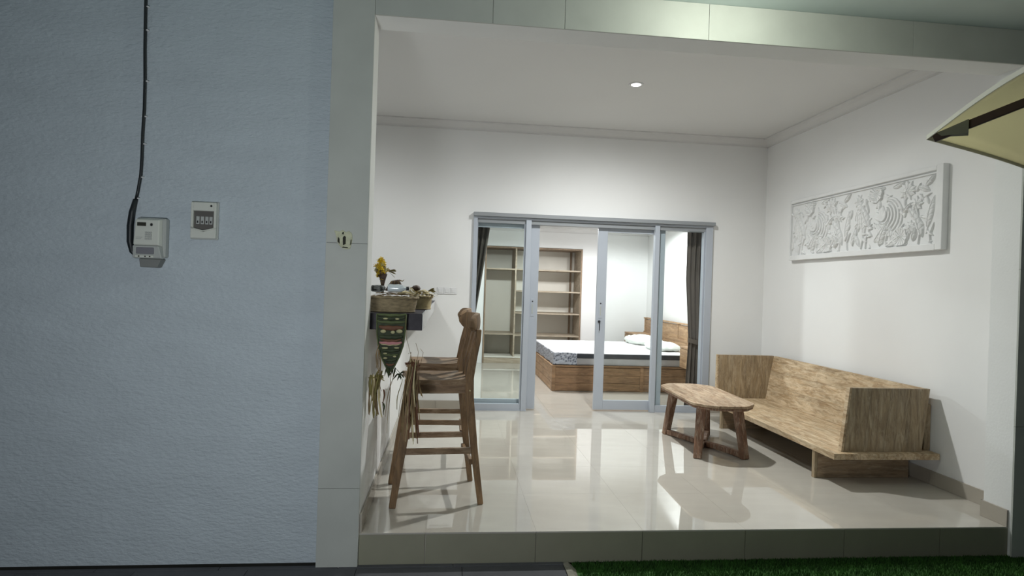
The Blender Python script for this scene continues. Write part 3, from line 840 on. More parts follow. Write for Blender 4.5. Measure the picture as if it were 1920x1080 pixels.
# ------------------------------------------------------------------ carved relief panel
def relief():
    import numpy as np
    y_l, y_r, z0, z1 = 2.65, .705, 1.700, 2.312     # photo-left end is deep in the terrace
    L_, Hh = y_l-y_r, z1-z0
    t = thing('carved_panel', 'long white stone relief panel of lotus flowers and leaves on the right wall', 'wall panel', (XW, (y_l+y_r)/2, z0))
    oy = (y_l+y_r)/2
    nu, nv = 780, 240
    u = np.linspace(0, L_, nu)[None, :].repeat(nv, 0); v = np.linspace(0, Hh, nv)[:, None].repeat(nu, 1)
    h = np.zeros_like(u)
    def put(k): 
        nonlocal h
        h = np.maximum(h, k)
    def leaf(x, y, ln, wd, ang, ht, rib=1, curl=0):
        a = math.radians(ang); dx, dy = u-x, v-y
        p = dx*math.cos(a)+dy*math.sin(a); q = -dx*math.sin(a)+dy*math.cos(a)
        s = p/ln; q = q-curl*ln*s*s
        ins = (s > 0) & (s < 1)
        ww = wd*np.sin(np.pi*np.clip(s, 0, 1)**.8)+1e-6
        r = np.abs(q)/ww
        k = ht*(1-r**2)**.5 if False else ht*np.sqrt(np.clip(1-r**2.5, 0, 1))*(.55+.45*np.sin(np.pi*np.clip(s, 0, 1)))
        if rib: k = k-ht*.45*np.exp(-(q/.0028)**2)-ht*.12*(np.sin(p*150-np.abs(q)*120) > .5)
        put(np.where(ins & (r < 1), k, 0))
    def stem(pts, r, ht):
        for (xa, ya), (xb, yb) in zip(pts, pts[1:]):
            dx, dy = xb-xa, yb-ya; l2 = dx*dx+dy*dy
            s = np.clip(((u-xa)*dx+(v-ya)*dy)/l2, 0, 1)
            d = np.hypot(u-xa-s*dx, v-ya-s*dy); put(ht*np.sqrt(np.clip(1-(d/r)**2, 0, 1)))
    def bloom(x, y, r, ht, a0=0, n=9):
        for ring, (rr, hh) in enumerate(((1, .6), (.78, .8), (.52, 1.0))):
            for k in range(n-ring):
                leaf(x, y, r*rr, r*rr*.24, a0+360*k/(n-ring)+ring*17, ht*hh, 0)
        d = np.hypot(u-x, v-y); put(np.where(d < r*.16, ht*1.1, 0))
    def round_leaf(x, y, r, ht, a0=0, fold=.5):
        d = np.hypot(u-x, v-y); th = np.arctan2(v-y, u-x)
        edge = r*(1+.05*np.sin(9*th+a0))
        k = ht*(.35+.65*(d/edge)**2)*(d < edge)-ht*.25*(np.cos(14*th) > .8)*(d < edge*.9)
        put(np.clip(k, 0, 1))
    def shell(x, y, r, ht, a0):
        """big half-open lotus: nested crescent petals"""
        for k in range(6):
            rr = r*(1-.13*k); cxk = x-r*.10*k*math.cos(math.radians(a0)); cyk = y+r*.03*k
            d = np.hypot(u-cxk, v-cyk); th = np.degrees(np.arctan2(v-cyk, u-cxk))
            da = (th-a0+180) % 360-180
            band = (np.abs(d-rr*.93) < rr*.055) & (np.abs(da) < 128-9*k)
            put(np.where(band, ht*(.6+.07*k)*np.sqrt(np.clip(1-((d-rr*.93)/(rr*.06))**2, 0, 1)), 0))
        d = np.hypot(u-x, v-y); put(np.where(d < r*.9, ht*.25*(1-d/r), 0))
        for k in range(5): leaf(x-r*.35, y-r*.15, r*.75, r*.13, a0+100+k*24, ht*.8, 0)
    # mirrored composition repeated twice along the panel
    for cxo, sc in ((0.0, 1.0), (.93, 1.0)):
        shell(cxo+.46, .295, .160, .021, -35)
        bloom(cxo+.66, .475, .085, .026, 15, 9)
        bloom(cxo+.76, .36, .062, .024, 0, 8)
        bloom(cxo+.70, .19, .055, .022, 40, 8)
        bloom(cxo+.10, .47, .06, .022, 10, 8)
        round_leaf(cxo+.32, .50, .075, .022, 1); round_leaf(cxo+.60, .12, .075, .02, 2)
        for k, (x, y, ln, wd, an, cu) in enumerate(((.10, .20, .24, .032, 82, .1), (.18, .16, .28, .034, 98, -.1), (.25, .22, .26, .03, 112, .12), (.06, .30, .20, .028, 60, 0),
                (.30, .10, .22, .035, 35, .2), (.36, .06, .24, .032, 62, 0), (.44, .05, .20, .03, 20, .15), (.52, .07, .17, .025, 100, .1),
                (.82, .10, .22, .03, 105, .1), (.86, .16, .26, .032, 80, -.1), (.78, .22, .18, .028, 130, 0), (.22, .50, .14, .026, -30, .1),
                (.50, .52, .15, .024, 10, .1), (.42, .53, .13, .024, 170, .1), (.62, .30, .13, .022, 40, 0), (.88, .44, .14, .024, 150, .15), (.84, .48, .13, .022, 40, 0), (.72, .08, .12, .022, 60, .2), (.02, .09, .16, .022, 70, 0), (.13, .07, .14, .022, 120, 0))):
            leaf(cxo+x, y, ln, wd, an, .020+.004*(k % 3), 1, cu)
        stem([(cxo+.14, .04), (cxo+.17, .14), (cxo+.15, .25)], .007, .016); stem([(cxo+.20, .04), (cxo+.21, .14), (cxo+.25, .22)], .007, .016)
        stem([(cxo+.46, .03), (cxo+.44, .10), (cxo+.46, .16)], .009, .018); stem([(cxo+.64, .04), (cxo+.68, .12), (cxo+.70, .18)], .007, .016)
        stem([(cxo+.78, .04), (cxo+.80, .18), (cxo+.76, .33)], .007, .016); stem([(cxo+.90, .04), (cxo+.89, .12), (cxo+.93, .2)], .007, .016)
    rng = np.random.RandomState(4)
    for k in range(150):
        leaf(rng.uniform(.05, L_-.1), rng.uniform(.05, Hh-.12), rng.uniform(.045, .085), rng.uniform(.009, .016), rng.uniform(0, 360), rng.uniform(.010, .022), 0, rng.uniform(-.2, .2))
    # field mask and mouldings
    fieldm = (u > .028) & (u < L_-.075) & (v > .055) & (v < Hh-.062)
    h = np.where(fieldm, h, 0)
    border = ~((u > .022) & (u < L_-.068) & (v > .048) & (v < Hh-.034))
    h = np.where(border, .018, h)
    top = (v > Hh-.056) & (v < Hh-.046) & (u > .022) & (u < L_-.068); h = np.where(top, .014, h)
    front = XW-.045
    X = (XW-.026)-h*1.0
    vs = [(float(X[j, i]-XW), float(y_l-u[j, i]-oy), float(v[j, i])) for j in range(nv) for i in range(nu)]
    fs = [(j*nu+i, j*nu+i+1, (j+1)*nu+i+1, (j+1)*nu+i) for j in range(nv-1) for i in range(nu-1)]
    m = MB(); m.add(vs, fs, False); m.build('carved_field', 'stone', t, fix=False)
    e = .001
    bx = MB(); xx = -.050
    bx.box(xx+.0006, -.001, y_l-oy-.022, y_l-oy, e, Hh-e); bx.box(xx, -.001, y_r-oy-.002, y_r-oy+.060, 0, Hh+.006)
    bx.box(xx, -.001, y_r-oy+.06, y_l-oy-.022, -.002, .046); bx.box(xx+.0006, -.001, y_r-oy+.06, y_l-oy-.022, Hh-.032, Hh)
    bx.build('border_frame', 'stone', t, .004, seg=2)
relief()

# ------------------------------------------------------------------ lights fixtures
def downlight(x, y, z, r, label, gm='lampglow'):
    t = thing('downlight', label, 'ceiling light', (x, y, z))
    MB().lathe([(r*.8, -.004), (r*1.18, -.006), (r*1.25, 0.0), (r*.8, 0.0)], 32).build('trim_ring', 'switch', t)
    MB().lathe([(.001, -.007), (r*.80, -.005), (r*.82, -.001), (.001, -.001)], 32).build('diffuser', gm, t)
downlight(1.95, 1.71, HC, .050, 'round white recessed downlight in the terrace ceiling')
downlight(-.75, 1.75, HC, .050, 'round downlight in the ceiling beyond the low wall')
downlight(1.6, 5.0, BH, .06, 'round bedroom downlight nearer the glass doors', 'lampsoft')
downlight(3.2, 5.35, BH, .06, 'round bedroom downlight above the bed', 'lampsoft')
t = thing('ceiling_lamp', 'short round lamp fixed to the soffit just outside the terrace beam', 'ceiling light', (1.85, -.60, SZ))
MB().lathe([(.001, 0), (.045, 0), (.045, -.05), (.001, -.05)], 28).build('lamp_base', 'switch', t)
MB().lathe([(.001, -.052), (.036, -.052), (.040, -.060), (.030, -.070), (.001, -.074)], 28).build('lamp_lens', 'lampglow', t)

# ------------------------------------------------------------------ wall switches
t = thing('wall_switch', 'row of three white switches on the back wall beside the counter', 'switch', (.413, D, 1.236))
for k in range(3):
    a = -.104+k*.0697
    sp_ = MB().box(a, a+.068, -.008, -.0005, 0, .072).build('switch_plate', 'switch', t, .002)
    MB().box(a+.014, a+.054, -.012, -.008, .014, .058).build('rocker', 'switch', sp_, .002)

# ------------------------------------------------------------------ electricity meter, breaker box, cable
WY = .008   # plaster face
t = thing('electricity_meter', 'grey electricity meter with keypad below the black cable on the plaster wall', 'meter', (-1.082, WY, 1.36))
def Q(n, m, b, par=None, bev=.002): return MB().box(*b).build(n, m, par or t, bev)
Q('back_case', 'plastic_g', (-.058, .078, -.045, -.001, .062, .262), bev=.006)
MB().hexa([(-.062, -.075, .125), (.058, -.075, .125), (.066, -.045, .115), (-.066, -.045, .115)], [(-.056, -.070, .250), (.056, -.070, .250), (.064, -.045, .258), (-.062, -.045, .258)]).build('front_case', 'plastic', t, .004)
Q('display', 'darkgap', (-.045, -.004, -.0765, -.071, .218, .236), bev=.001)
Q('status_lamp', 'black', (.016, .028, -.0765, -.071, .219, .233), bev=.003)
for r in range(4):
    for c in range(3):
        Q('key', 'plastic_g', (-.006+c*.0115, .003+c*.0115, -.0775, -.072, .150+r*.0105, .158+r*.0105), bev=.0008)
Q('print_line', 'plastic_g', (-.050, -.020, -.0757, -.074, .160, .1625), bev=0)
Q('print_line', 'plastic_g', (-.050, -.024, -.0757, -.074, .152, .1545), bev=0)
m = MB(); m.hexa([(-.066, -.070, .058), (.072, -.070, .058), (.074, -.04, .055), (-.066, -.04, .055)], [(-.062, -.080, .120), (.060, -.080, .120), (.066, -.045, .122), (-.066, -.045, .122)])
tcov = m.build('terminal_cover', 'plastic_g', t, .004)
Q('terminal_window', plain('smoky_cover', (.20, .20, .22), .25), (-.045, .040, -.081, -.074, .078, .112), tcov, bev=.003)
Q('terminal_strip', 'plastic', (-.050, .036, -.080, -.066, .060, .072), tcov, bev=.002)
for x in (-.03, .0, .022): MB().lathe([(.001, 0), (.0035, 0), (.0035, .003), (.001, .003)], 10, (x, -.0825, .066), ax='Y').build('screw', 'darkgap', tcov)
MB().hexa([(-.035, -.055, .012), (.045, -.055, .012), (.045, -.002, .012), (-.035, -.002, .012)], [(-.040, -.058, .055), (.066, -.058, .055), (.066, -.002, .055), (-.040, -.002, .055)]).build('cable_gland', plain('dark_grey_gland', (.20, .21, .20), .6), t, .003)

t = thing('breaker_box', 'small white breaker box with smoked window on the plaster wall', 'breaker box', (-.830, WY, 1.525))
fr = MB()
fr.box(-.068, .068, -.010, -.001, 0, .196); fr.build('back_plate', 'plastic_g', t, .003)
poly = [(-.062, .006), (.062, .006), (.062, .190), (-.062, .190)]
fc = MB()
fc.prism([(-.062, .006), (.062, .006), (.062, .055), (.048, .055), (0, .040), (-.048, .055), (-.062, .055)], -.030, -.010, 'Y')
fc.box(-.062, -.050, -.030, -.010, .055, .190); fc.box(.050, .062, -.030, -.010, .055, .190); fc.box(-.050, .050, -.030, -.010, .146, .190)
fc.build('front_cover', 'plastic', t, .002)
MB().box(-.050, .050, -.018, -.010, .042, .146).build('window', plain('smoked_window', (.13, .125, .115), .2), t)
MB().tube([(-.060, -.031, .060), (-.03, -.033, .050), (0, -.034, .044), (.03, -.033, .050), (.060, -.031, .060)], .003, 8).build('window_lip', 'plastic', t)
for k, x in enumerate((-.030, -.008, .014, .034)):
    bk = MB().box(x-.008, x+.008, -.021, -.018, .078, .118).build('breaker', 'plastic_g', t, .001)
    MB().box(x-.003, x+.003, -.024, -.021, .084, .096).build('toggle', 'black', bk, .001)
MB().lathe([(.001, 0), (.0055, 0), (.0055, .002), (.001, .002)], 12, (.038, -.032, .172), ax='Y').build('round_plug', 'black', t)

t = thing('cable', 'black cable clipped down the plaster wall into the meter', 'cable', (-1.15, WY, 1.42))
def cab(pts, r, n):
    # pts in world x,z
    return [(x+1.15, -.006-r*1.0, z-1.42) for x, z in pts]
up = [(-1.150, 2.93), (-1.149, 2.70), (-1.146, 2.48), (-1.141, 2.33), (-1.140, 2.18), (-1.144, 2.05), (-1.144, 1.93), (-1.147, 1.84), (-1.158, 1.76), (-1.166, 1.715)]
MB().tube(cab(up, .0075, 8), .0075, 10).build('upper_run', 'cable', t)
lo = [(-1.166, 1.715), (-1.180, 1.65), (-1.187, 1.58), (-1.186, 1.50), (-1.176, 1.45), (-1.150, 1.425)]
MB().tube(cab(lo, .013, 8), [.011, .015, .016, .015, .011, .009], 10).build('lower_run', 'cable', t)
for x, z in ((-1.147, 2.70), (-1.145, 2.58), (-1.139, 2.32), (-1.141, 2.14), (-1.141, 2.0), (-1.147, 1.83), (-1.165, 1.722)):
    MB().box(x+1.15-.011, x+1.15+.014, -.018, -.001, z-1.42-.003, z-1.42+.003).build('cable_clip', 'switch', t, .001)

# ------------------------------------------------------------------ rough filler patch around a cut hole in the pillar
t = thing('filler_patch', 'cream filler patch with dark slots on the grey tiled pillar', 'patch', (-.118, -.0255, 1.51))
random.seed(2)
poly = [(-.055, .088), (-.045, .06), (-.038, .03), (-.028, .012), (-.012, -.004), (.010, -.008), (.028, -.006), (.034, .015), (.040, .045), (.036, .075), (.020, .088), (.004, .080), (-.012, .092), (-.030, .082)]
MB().prism(poly, -.005, 0, 'Y').build('filler', plain('cream_filler', (.55, .56, .40), .9, var=.18, vscale=40, bump=.8, bscale=70, bdist=.004), t, .002)
for pp in ([(-.008, .012), (.006, .018), (.006, .056), (-.002, .062), (-.010, .052)], [(-.036, .030), (-.024, .018), (-.026, .045), (-.034, .055)], [(-.014, .070), (-.006, .068), (-.004, .082), (-.012, .080)], [(.028, .012), (.034, .020), (.036, .045), (.031, .040)], [(-.012, -.001), (.020, -.003), (.016, .003), (-.008, .005)]):
    MB().prism(pp, -.0065, -.0045, 'Y').build('slot_shade', 'darkgap', t)  # flat dark plates: shade inside the openings put into colour

# ------------------------------------------------------------------ things on the counter
CZ_ = 1.1638
def basket(name_label, cx, cy, rx, ry, h, mat, flare=.12, n=56):
    t = thing('woven_basket', name_label, 'basket', (cx, cy, CZ_))
    rows = 14; prof = []
    for i in range(rows+1):
        z = h*i/rows; prof.append((1-flare+flare*(i/rows)**.7, z))
    def fn(a, z):
        i = round(z/h*rows)
        return 1+.010*math.sin(a*n/2+PI*(i % 2))
    MB().lathe([(prof[0][0]*.0+.01, .001)]+[(r, z+.0005) for r, z in prof]+[(r-.06, z) for r, z in reversed(prof[2:])]+[(.01, h*.25)], n, sx=rx, sy=ry, fn=lambda a, z: fn(a, z)).build('body', mat, t)
    pts = [(rx*1.02*math.cos(a), ry*1.02*math.sin(a), h+.003*math.sin(a*18)) for a in [2*PI*k/60 for k in range(61)]]
    MB().tube(pts, .007, 8).build('rim', mat, t)
    pts = [(rx*(1-flare)*1.0*math.cos(a), ry*(1-flare)*1.0*math.sin(a), .006) for a in [2*PI*k/60 for k in range(61)]]
    MB().tube(pts, .006, 8).build('foot_ring', mat, t)
    return t
def leafstrip(mb, p, d, ln, wd, droop, twist=0, n=6):
    p = Vector(p); d = Vector(d).normalized(); sd = d.cross(Vector((0, 0, 1)))
    if sd.length < .1: sd = Vector((math.cos(twist), math.sin(twist), 0))
    sd.normalize(); vs = []
    for i in range(n+1):
        s = i/n; c = p+d*ln*s+Vector((0, 0, -1))*droop*s*s
        wv = wd*math.sin(PI*min(1, .12+s*.88))**.7
        a = twist*s; sv = sd*math.cos(a)+Vector((0, 0, 1))*math.sin(a)
        vs += [c-sv*wv/2, c+sv*wv/2]
    mb.add(vs, [(2*i, 2*i+1, 2*i+3, 2*i+2) for i in range(n)])
b1 = basket('wide oval woven basket at the front end of the counter', .105, .36, .145, .125, .085, 'basket')
b2 = basket('small pale woven basket behind the wide one on the counter', .250, .86, .072, .10, .085, 'basket_l', .16)
# tray lid / folded mats on the basket
t = thing('dried_leaf_bundle', 'flattened dried leaf bundle lying across the wide basket', 'dried leaves', (.105, .36, CZ_+.096))
m = MB(); random.seed(8)
for k in range(34):
    a = random.uniform(0, 2*PI)
    leafstrip(m, (random.uniform(-.07, .07), random.uniform(-.06, .06), random.uniform(.004, .016)), (math.cos(a), math.sin(a), random.uniform(-.03, .1)), random.uniform(.05, .09), random.uniform(.012, .022), .006, random.uniform(-.5, .5))
stuff(m.build('leaf_litter', 'leafdry', t, solid=.0012))
m = MB()
for k in range(14):
    a = random.uniform(-.7, .7)
    leafstrip(m, (random.uniform(.02, .06), random.uniform(-.07, .02), random.uniform(.012, .026)), (math.cos(a), math.sin(a), random.uniform(0, .15)), random.uniform(.06, .10), random.uniform(.014, .022), .012, random.uniform(-.5, .5))
stuff(m.build('pale_leaves', 'leafpale', t, solid=.0012))
# plastic bottle lying
t = thing('plastic_bottle', 'milky plastic bottle with dark cap lying on the wide basket', 'bottle', (.130, .262, CZ_+.140))
MB().lathe([(.001, -.048), (.020, -.046), (.023, -.035), (.021, -.01), (.023, .012), (.022, .030), (.014, .046), (.009, .052), (.009, .060), (.001, .060)], 24, ax='X').build('body', 'clear_pl', t)
MB().lathe([(.001, .059), (.0115, .059), (.0115, .074), (.001, .075)], 20, ax='X').build('cap', 'black', t)
# black netted bundle
t = thing('black_bundle', 'crumpled black bundle left of the plastic bottle', 'bundle', (.026, .262, CZ_+.136))
m = MB(); random.seed(9)
m.lathe([(.001, -.020), (.020, -.019), (.030, -.008), (.031, .006), (.024, .017), (.001, .020)], 20, sx=1.35, fn=lambda a, z: 1+.13*math.sin(5*a+60*z)+.07*math.sin(11*a))
m.build('bundle_body', plain('black_crumpled_net', (.022, .024, .020), .55, var=.6, vscale=60, bump=1, bscale=70, bdist=.008), t)
m = MB()
for k in range(6):
    z = -.014+k*.0056; m.tube([((.031-abs(z)*.35)*1.37*math.cos(a), (.031-abs(z)*.35)*math.sin(a), z+.003*math.sin(3*a)) for a in [2*PI*q/16 for q in range(17)]], .0012, 5)
m.build('net_cord', 'plastic_g', t)
# dark brown wrapped parcel
t = thing('wrapped_parcel', 'dark brown folded parcel standing behind the bottle', 'parcel', (.108, .43, CZ_+.122))
MB().hexa([(-.058, -.03, 0), (.058, -.03, 0), (.060, .03, 0), (-.055, .03, 0)], [(-.022, -.012, .062), (.026, -.016, .070), (.024, .014, .068), (-.020, .012, .060)]).build('body', 'brownbag', t, .006)
for x in (-.022, .0, .022): MB().beam((x*1.5, -.032, .004), (x*.8, -.017, .060), .005, .003).build('fold', 'leafdry', t)
MB().tube([(.024, 0, .066), (.045, -.01, .060), (.056, -.012, .070)], [.004, .003, .001], 6).build('twig', 'leafdry', t)
# yellow flower bouquet
t = thing('flower_bouquet', 'yellow dried flower bouquet rising at the front end of the counter', 'flowers', (.042, .37, CZ_+.110))
random.seed(12)
for k in range(85):
    a = random.uniform(0, 2*PI); e = random.uniform(-1.5, 1.5); r = .050*random.uniform(.45, 1)
    c = Vector((r*.8*math.cos(a)*math.cos(e)-.010, r*math.sin(a)*math.cos(e), .140+r*1.25*math.sin(e)))
    m = MB(); q = random.uniform(0, 1); n_ = 5
    for j in range(n_):
        b = 2*PI*j/n_+q
        leafstrip(m, c, (math.cos(b), math.sin(b)*.6-.5, math.sin(b)*.8+.2), .017, .013, .003, .4, 3)
    o = m.build('flower', 'yellow' if random.random() < .8 else ('leafdry' if random.random() < .6 else 'cream'), t, fix=False, solid=.0008)
    MB().tube([c, (c.x*.4, c.y*.4, .09), (0, 0, .0)], .0013, 5).build('stem', 'leafdry', t)
m = MB()
m.lathe([(.001, 0), (.008, .0), (.010, .05), (.018, .085), (.026, .110), (.001, .112)], 16, fn=lambda a, z: 1+.12*math.sin(7*a)); m.build('paper_wrap', 'brownbag', t)
m = MB()
for k in range(6): leafstrip(m, (.025, 0, .13), (1, random.uniform(-.6, .6), random.uniform(-.9, .5)), .055, .020, .01, .5)
m.build('side_leaves', 'leafolive', t, solid=.001)
# bits on the small basket
t = thing('palm_ribbon_offering', 'pale folded palm ribbons heaped in the small basket', 'offering', (.250, .86, CZ_+.066))
m = MB(); random.seed(15)
for k in range(22):
    a = random.uniform(0, 2*PI)
    leafstrip(m, (random.uniform(-.05, .05), random.uniform(-.06, .04), random.uniform(.02, .05)), (math.cos(a), math.sin(a), random.uniform(.2, .9)), random.uniform(.06, .10), .024, .03, random.uniform(-1, 1))
stuff(m.build('ribbons', 'leafpale', t, solid=.0015))
for k, (px, pz, qx, qz, hh) in enumerate(((-.135, .010, -.035, .005, .055), (-.10, .0, -.02, -.01, .075), (-.045, -.02, .0, .055, .03), (-.02, -.01, .055, .045, .02), (.0, .06, .060, .035, .012))):
    P = [(px+(qx-px)*i/8, -.085+.006*k, pz+(qz-pz)*i/8+hh*math.sin(PI*i/8)) for i in range(9)]
    MB().bar_path(P, [.010, .016, .020, .022, .022, .020, .016, .012, .006], .003, (0, 1, .25)).build('ribbon_loop', 'leafpale', t)
m = MB(); m.lathe([(.001, -.02), (.022, -.014), (.028, .0), (.020, .014), (.001, .020)], 16, (-.035, -.05, .075), fn=lambda a, z: 1+.15*math.sin(4*a+40*z)); m.build('seed_pod', 'brownbag', t)
m = MB()
for k in range(5): leafstrip(m, (.045, -.03, .06), (1, random.uniform(-.5, .3), random.uniform(-.3, .7)), .05, .024, .01, .6)
m.build('olive_leaves', 'leafolive', t, solid=.001)

# ------------------------------------------------------------------ woven palm hanging on the counter end
HY = .135
t = thing('palm_hanging', 'dark green woven palm hanging with pink band over the counter front', 'hanging decoration', (.122, HY, 1.165))
z_ = lambda z: z-1.165
out = [(-.082, -.002), (.080, -.002), (.079, -.10), (.068, -.185), (.040, -.262), (.008, -.325), (-.012, -.318), (-.045, -.262), (-.066, -.18), (-.078, -.09)]
def mid(p, q, s): return (p[0]+(q[0]-p[0])*s, p[1]+(q[1]-p[1])*s)
MB().prism([(x, z) for x, z in out], -.004, .004, 'Y').build('woven_base', 'green', t, .001)
def wid(z):
    L = [(-.002, .080), (-.10, .078), (-.185, .067), (-.262, .042), (-.325, .006)]
    for (za, wa), (zb, wb_) in zip(L, L[1:]):
        if z <= za and z >= zb: return wa+(wb_-wa)*(za-z)/(za-zb)
    return .006
for z, h_, mt, k, y_ in ((-.006, .010, 'green_l', 1.0, -.008), (-.022, .014, 'green', .96, -.010), (-.044, .012, 'green_l', 1.0, -.009), (-.072, .020, 'rust', .85, -.008), (-.125, .016, 'green', .9, -.010), (-.146, .010, 'rust', .8, -.009),
                     (-.160, .013, 'pink', .88, -.012), (-.172, .005, 'cream', .8, -.011), (-.20, .014, 'green', .86, -.010), (-.228, .008, 'green_l', .8, -.010), (-.255, .012, 'green', .8, -.010), (-.282, .008, 'rust', .8, -.009)):
    def bfn(u, v, z=z, h_=h_, k=k, y_=y_):
        q = 2*u-1; hh = h_*1.35*(1-.55*q*q)
        return (q*wid(z-h_/2)*k, y_-.002*math.sin(PI*v), z-h_/2+hh*(.5-v)+.006*q*q+.0012*math.sin(9*q+40*z))
    MB().grid(bfn, 16, 3).build('woven_band', mt, t, solid=.004)
for x, z, rx, rz in ((-.042, -.100, .016, .010), (.046, -.098, .018, .011), (.010, -.104, .012, .009), (-.032, -.030, .014, .005), (.032, -.030, .012, .005), (-.030, -.192, .018, .005), (.034, -.190, .015, .005), (-.028, -.222, .012, .004), (.024, -.238, .010, .005), (-.026, -.248, .012, .005)):
    MB().lathe([(.001, -.013), (1, -.012), (.9, -.0155), (.001, -.0165)], 18, (x, 0, z), sx=rx, sy=rz, ax='Y').build('palm_inlay', 'cream', t)
for sx in (-1, 1):
    pts = [(sx*wid(z)*1.0, -.006, z) for z in (-.004, -.06, -.12, -.18, -.24, -.29, -.322)]
    MB().tube(pts, .004, 6).build('edge_cord', 'green_l', t)
m = MB(); random.seed(31)
for k in range(12):
    x = random.uniform(-.02, .03); leafstrip(m, (x, -.004, -.30), (random.uniform(-.3, .9), random.uniform(-.3, .1), -1), random.uniform(.03, .06), .012, .0, random.uniform(-1, 1))
stuff(m.build('tip_leaves', 'green', t, solid=.001))

def strands(name, label, cat, loc, specs, mats, seed):
    t = thing(name, label, cat, loc); random.seed(seed)
    for (x, y, ztop, dx, dy, ln, wdt, mt) in specs:
        m = MB(); n = 7; vs = []
        tw = random.uniform(0, PI)
        for i in range(n+1):
            s = i/n
            c = Vector((x+dx*s+.006*math.sin(5*s+tw), y+dy*s, ztop-ln*s))
            wv = wdt*(.5+.5*math.sin(PI*min(1, .2+.8*s))); sd = Vector((math.cos(tw+s*1.2), math.sin(tw+s*1.2), 0))
            vs += [c-sd*wv/2, c+sd*wv/2]
        m.add(vs, [(2*i, 2*i+1, 2*i+3, 2*i+2) for i in range(n)])
        m.build('strand', mt, t, solid=.0016, fix=False)
    return t
random.seed(41)
sp = []
for k in range(16):
    sp.append((random.uniform(-.03, .03), random.uniform(-.02, .03), random.uniform(-.02, .03), random.uniform(-.03, .03), 0, random.uniform(.12, .25), random.uniform(.006, .016), random.choice(['leafolive', 'leafolive', 'leafdry', 'leafpale'])))
for k in range(5):
    sp.append((random.uniform(-.01, .02), 0, .10+random.uniform(0, .1), random.uniform(-.02, .03), 0, random.uniform(.10, .16), .005, 'leafdry'))
tl = strands('palm_strip_bunch', 'olive palm strips hanging below the left edge of the green hanging', 'dried leaves', (.048, .115, .815), sp, None, 5)
m = MB()
for k in range(9):
    a = random.uniform(0, 2*PI); leafstrip(m, (0, 0, .0), (math.cos(a), math.sin(a)*.4-.2, random.uniform(-.2, .6)), random.uniform(.03, .055), .018, .01, random.uniform(-1, 1))
m.build('knot', 'leafolive', tl, solid=.001)
sp = []
for k in range(44):
    sp.append((random.uniform(-.028, .030), random.uniform(-.03, .02), random.uniform(-.02, .015), random.uniform(-.05, .035), random.uniform(-.02, .02), random.choice([random.uniform(.15, .3), random.uniform(.28, .46)]), random.uniform(.005, .014), random.choice(['leafdry', 'leafdry', 'leafdry', 'leafpale', 'rust'])))
tr = strands('dried_stem_bunch', 'brown dried stems hanging in front of the nearer bar stool', 'dried leaves', (.245, .112, .905), sp, None, 6)
m = MB()
for k in range(16):
    a = random.uniform(0, 2*PI); leafstrip(m, (random.uniform(-.01, .02), 0, random.uniform(-.03, .0)), (math.cos(a), math.sin(a)*.5-.2, random.uniform(-.6, .8)), random.uniform(.03, .05), .018, .01, random.uniform(-1, 1))
m.build('knot', 'rust', tr, solid=.001)
for k in range(3):
    x = (.02, .045, -.02)[k]
    MB().tube([(x, 0, -.02), (x+.012, -.004, .05), (x-.005+.0*k, 0, .10-.03*k)], .0012, 5).build('thin_twig', 'leafdry', tr)
MB().tube([(-.0, .0, 0), (-.035, .0, .12), (-.042, .0, .20), (-.05, .02, .262)], .0012, 5).build('cord', 'leafdry', tr)
sp = []
for (x, zt, dx, ln, wd_, mt) in ((.0, .0, .015, .10, .004, 'rust'), (.022, -.09, .008, .11, .011, 'rust'), (.075, 0, -.04, .24, .004, 'leafdry'), (.055, .0, .0, .33, .003, 'leafdry'), (.120, -.03, -.022, .17, .006, 'leafolive'), (.142, -.02, -.03, .22, .003, 'leafdry'), (.020, -.16, .015, .07, .010, 'green')):
    sp.append((x, 0, zt, dx, 0, ln, wd_, mt))
tm = strands('dangling_twigs', 'thin dark twigs dangling under the tip of the green hanging', 'dried leaves', (.068, .116, .835), sp, None, 7)
m = MB()
for k in range(10):
    leafstrip(m, (.098+random.uniform(-.015, .02), 0, .0), (random.uniform(-1, 1), random.uniform(-.5, .1), random.uniform(-1, .4)), .035, .014, .01, random.uniform(-1, 1))
m.build('dark_leaves', 'green', tm, solid=.001)

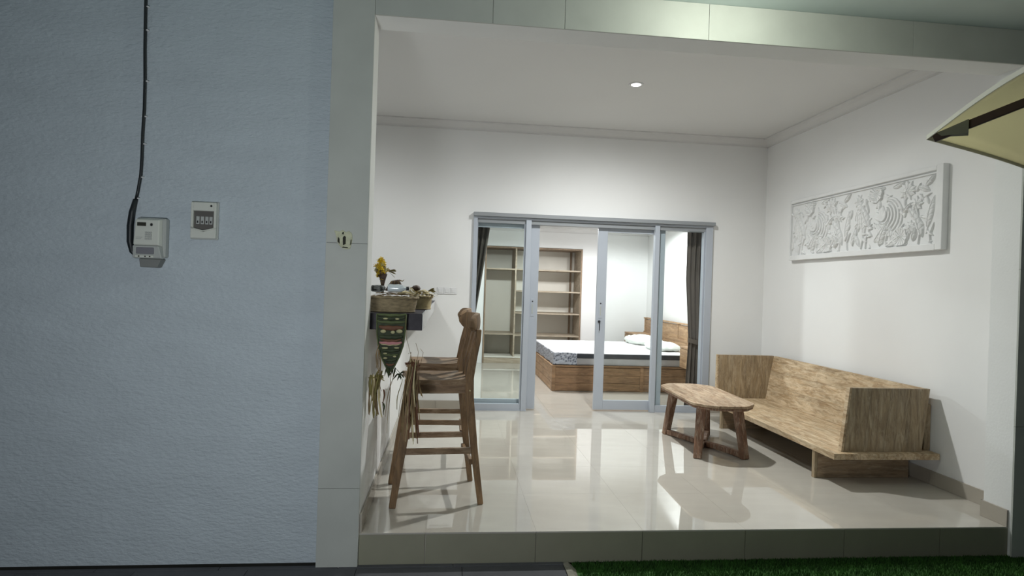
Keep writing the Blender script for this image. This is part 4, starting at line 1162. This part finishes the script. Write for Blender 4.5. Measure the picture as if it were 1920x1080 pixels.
# ------------------------------------------------------------------ parasol
def parasol():
    A = Vector((2.209, -1.157, 1.95)); a = math.radians(-42.5); R = 1.35
    C_ = A+Vector((math.cos(a), math.sin(a), 0))*R
    t = thing('parasol', 'cream canvas parasol corner with dark wooden rib at the right edge', 'parasol', (C_.x, C_.y, GZ-.012))
    zt = 1.95-(GZ-.012)
    sl = .36
    def top(r): return zt+sl*(R-r)*(1+.05*(1-r/R))
    base = math.radians(180-42.5)
    for k in range(8):
        b0 = base+k*PI/4
        def fn(u, v, k=k, b0=b0):
            r = R*(.04+.96*v)
            ang = u*PI/4
            # straight chord between the ribs, edge scalloped a little inward
            ch = math.cos(PI/8)/math.cos(ang-PI/8)
            sc = 1-.012*math.sin(PI*u)*v**3
            rr = r*ch*sc
            z = top(r)+(.042 if k == 0 else -.001)*math.sin(PI*u)*v**4-.012*math.sin(PI*u)*(1-v)
            return (rr*math.cos(b0+ang), rr*math.sin(b0+ang), z)
        MB().grid(fn, 16, 20).build('canopy_panel', 'umb_in', t, solid=.002, fix=False)
        e = [fn(i/16, 1) for i in range(17)]
        MB().bar_path([(x, y, z-.004) for x, y, z in e], .016, .004, (0, 0, 1)).build('hem', 'umb_hem', t)
        d = Vector((math.cos(b0), math.sin(b0), 0))
        MB().beam(d*.06+Vector((0, 0, top(.06)-.035)), d*(R-.02)+Vector((0, 0, top(R)-.010)), .018, .030).build('rib', 'umb_wood', t, .002)
        n_ = Vector((-d.y, d.x, 0))
        p0 = d*(R+.004)+Vector((0, 0, zt-.004)); 
        q = d*(R-.125)+Vector((0, 0, top(R-.125)))
        MB().add([p0, q+n_*.034+Vector((0, 0, -.004)), q+n_*.024+Vector((0, 0, -.052)), q-n_*.024+Vector((0, 0, -.052)), q-n_*.034+Vector((0, 0, -.004))], [(0, 1, 2), (0, 2, 3), (0, 3, 4), (1, 4, 3, 2)]).build('rib_pocket', 'umb_pocket', t)
        MB().beam(d*.05+Vector((0, 0, zt-.15)), d*.70+Vector((0, 0, top(.70)-.045)), .016, .022).build('strut', 'umb_wood', t)
    MB().lathe([(.024, .05), (.024, zt+.5)], 20).build('pole', 'umb_wood', t)
    MB().lathe([(.05, zt-.18), (.05, zt-.12), (.03, zt-.11), (.03, zt-.18)], 20).build('hub', 'umb_wood', t)
    MB().lathe([(.001, zt+.50), (.035, zt+.50), (.02, zt+.56), (.001, zt+.60)], 16).build('finial', 'umb_wood', t)
    MB().lathe([(.25, 0), (.25, .05), (.08, .08), (.035, .35), (.025, .35)], 32).build('base', 'cement', t)
parasol()
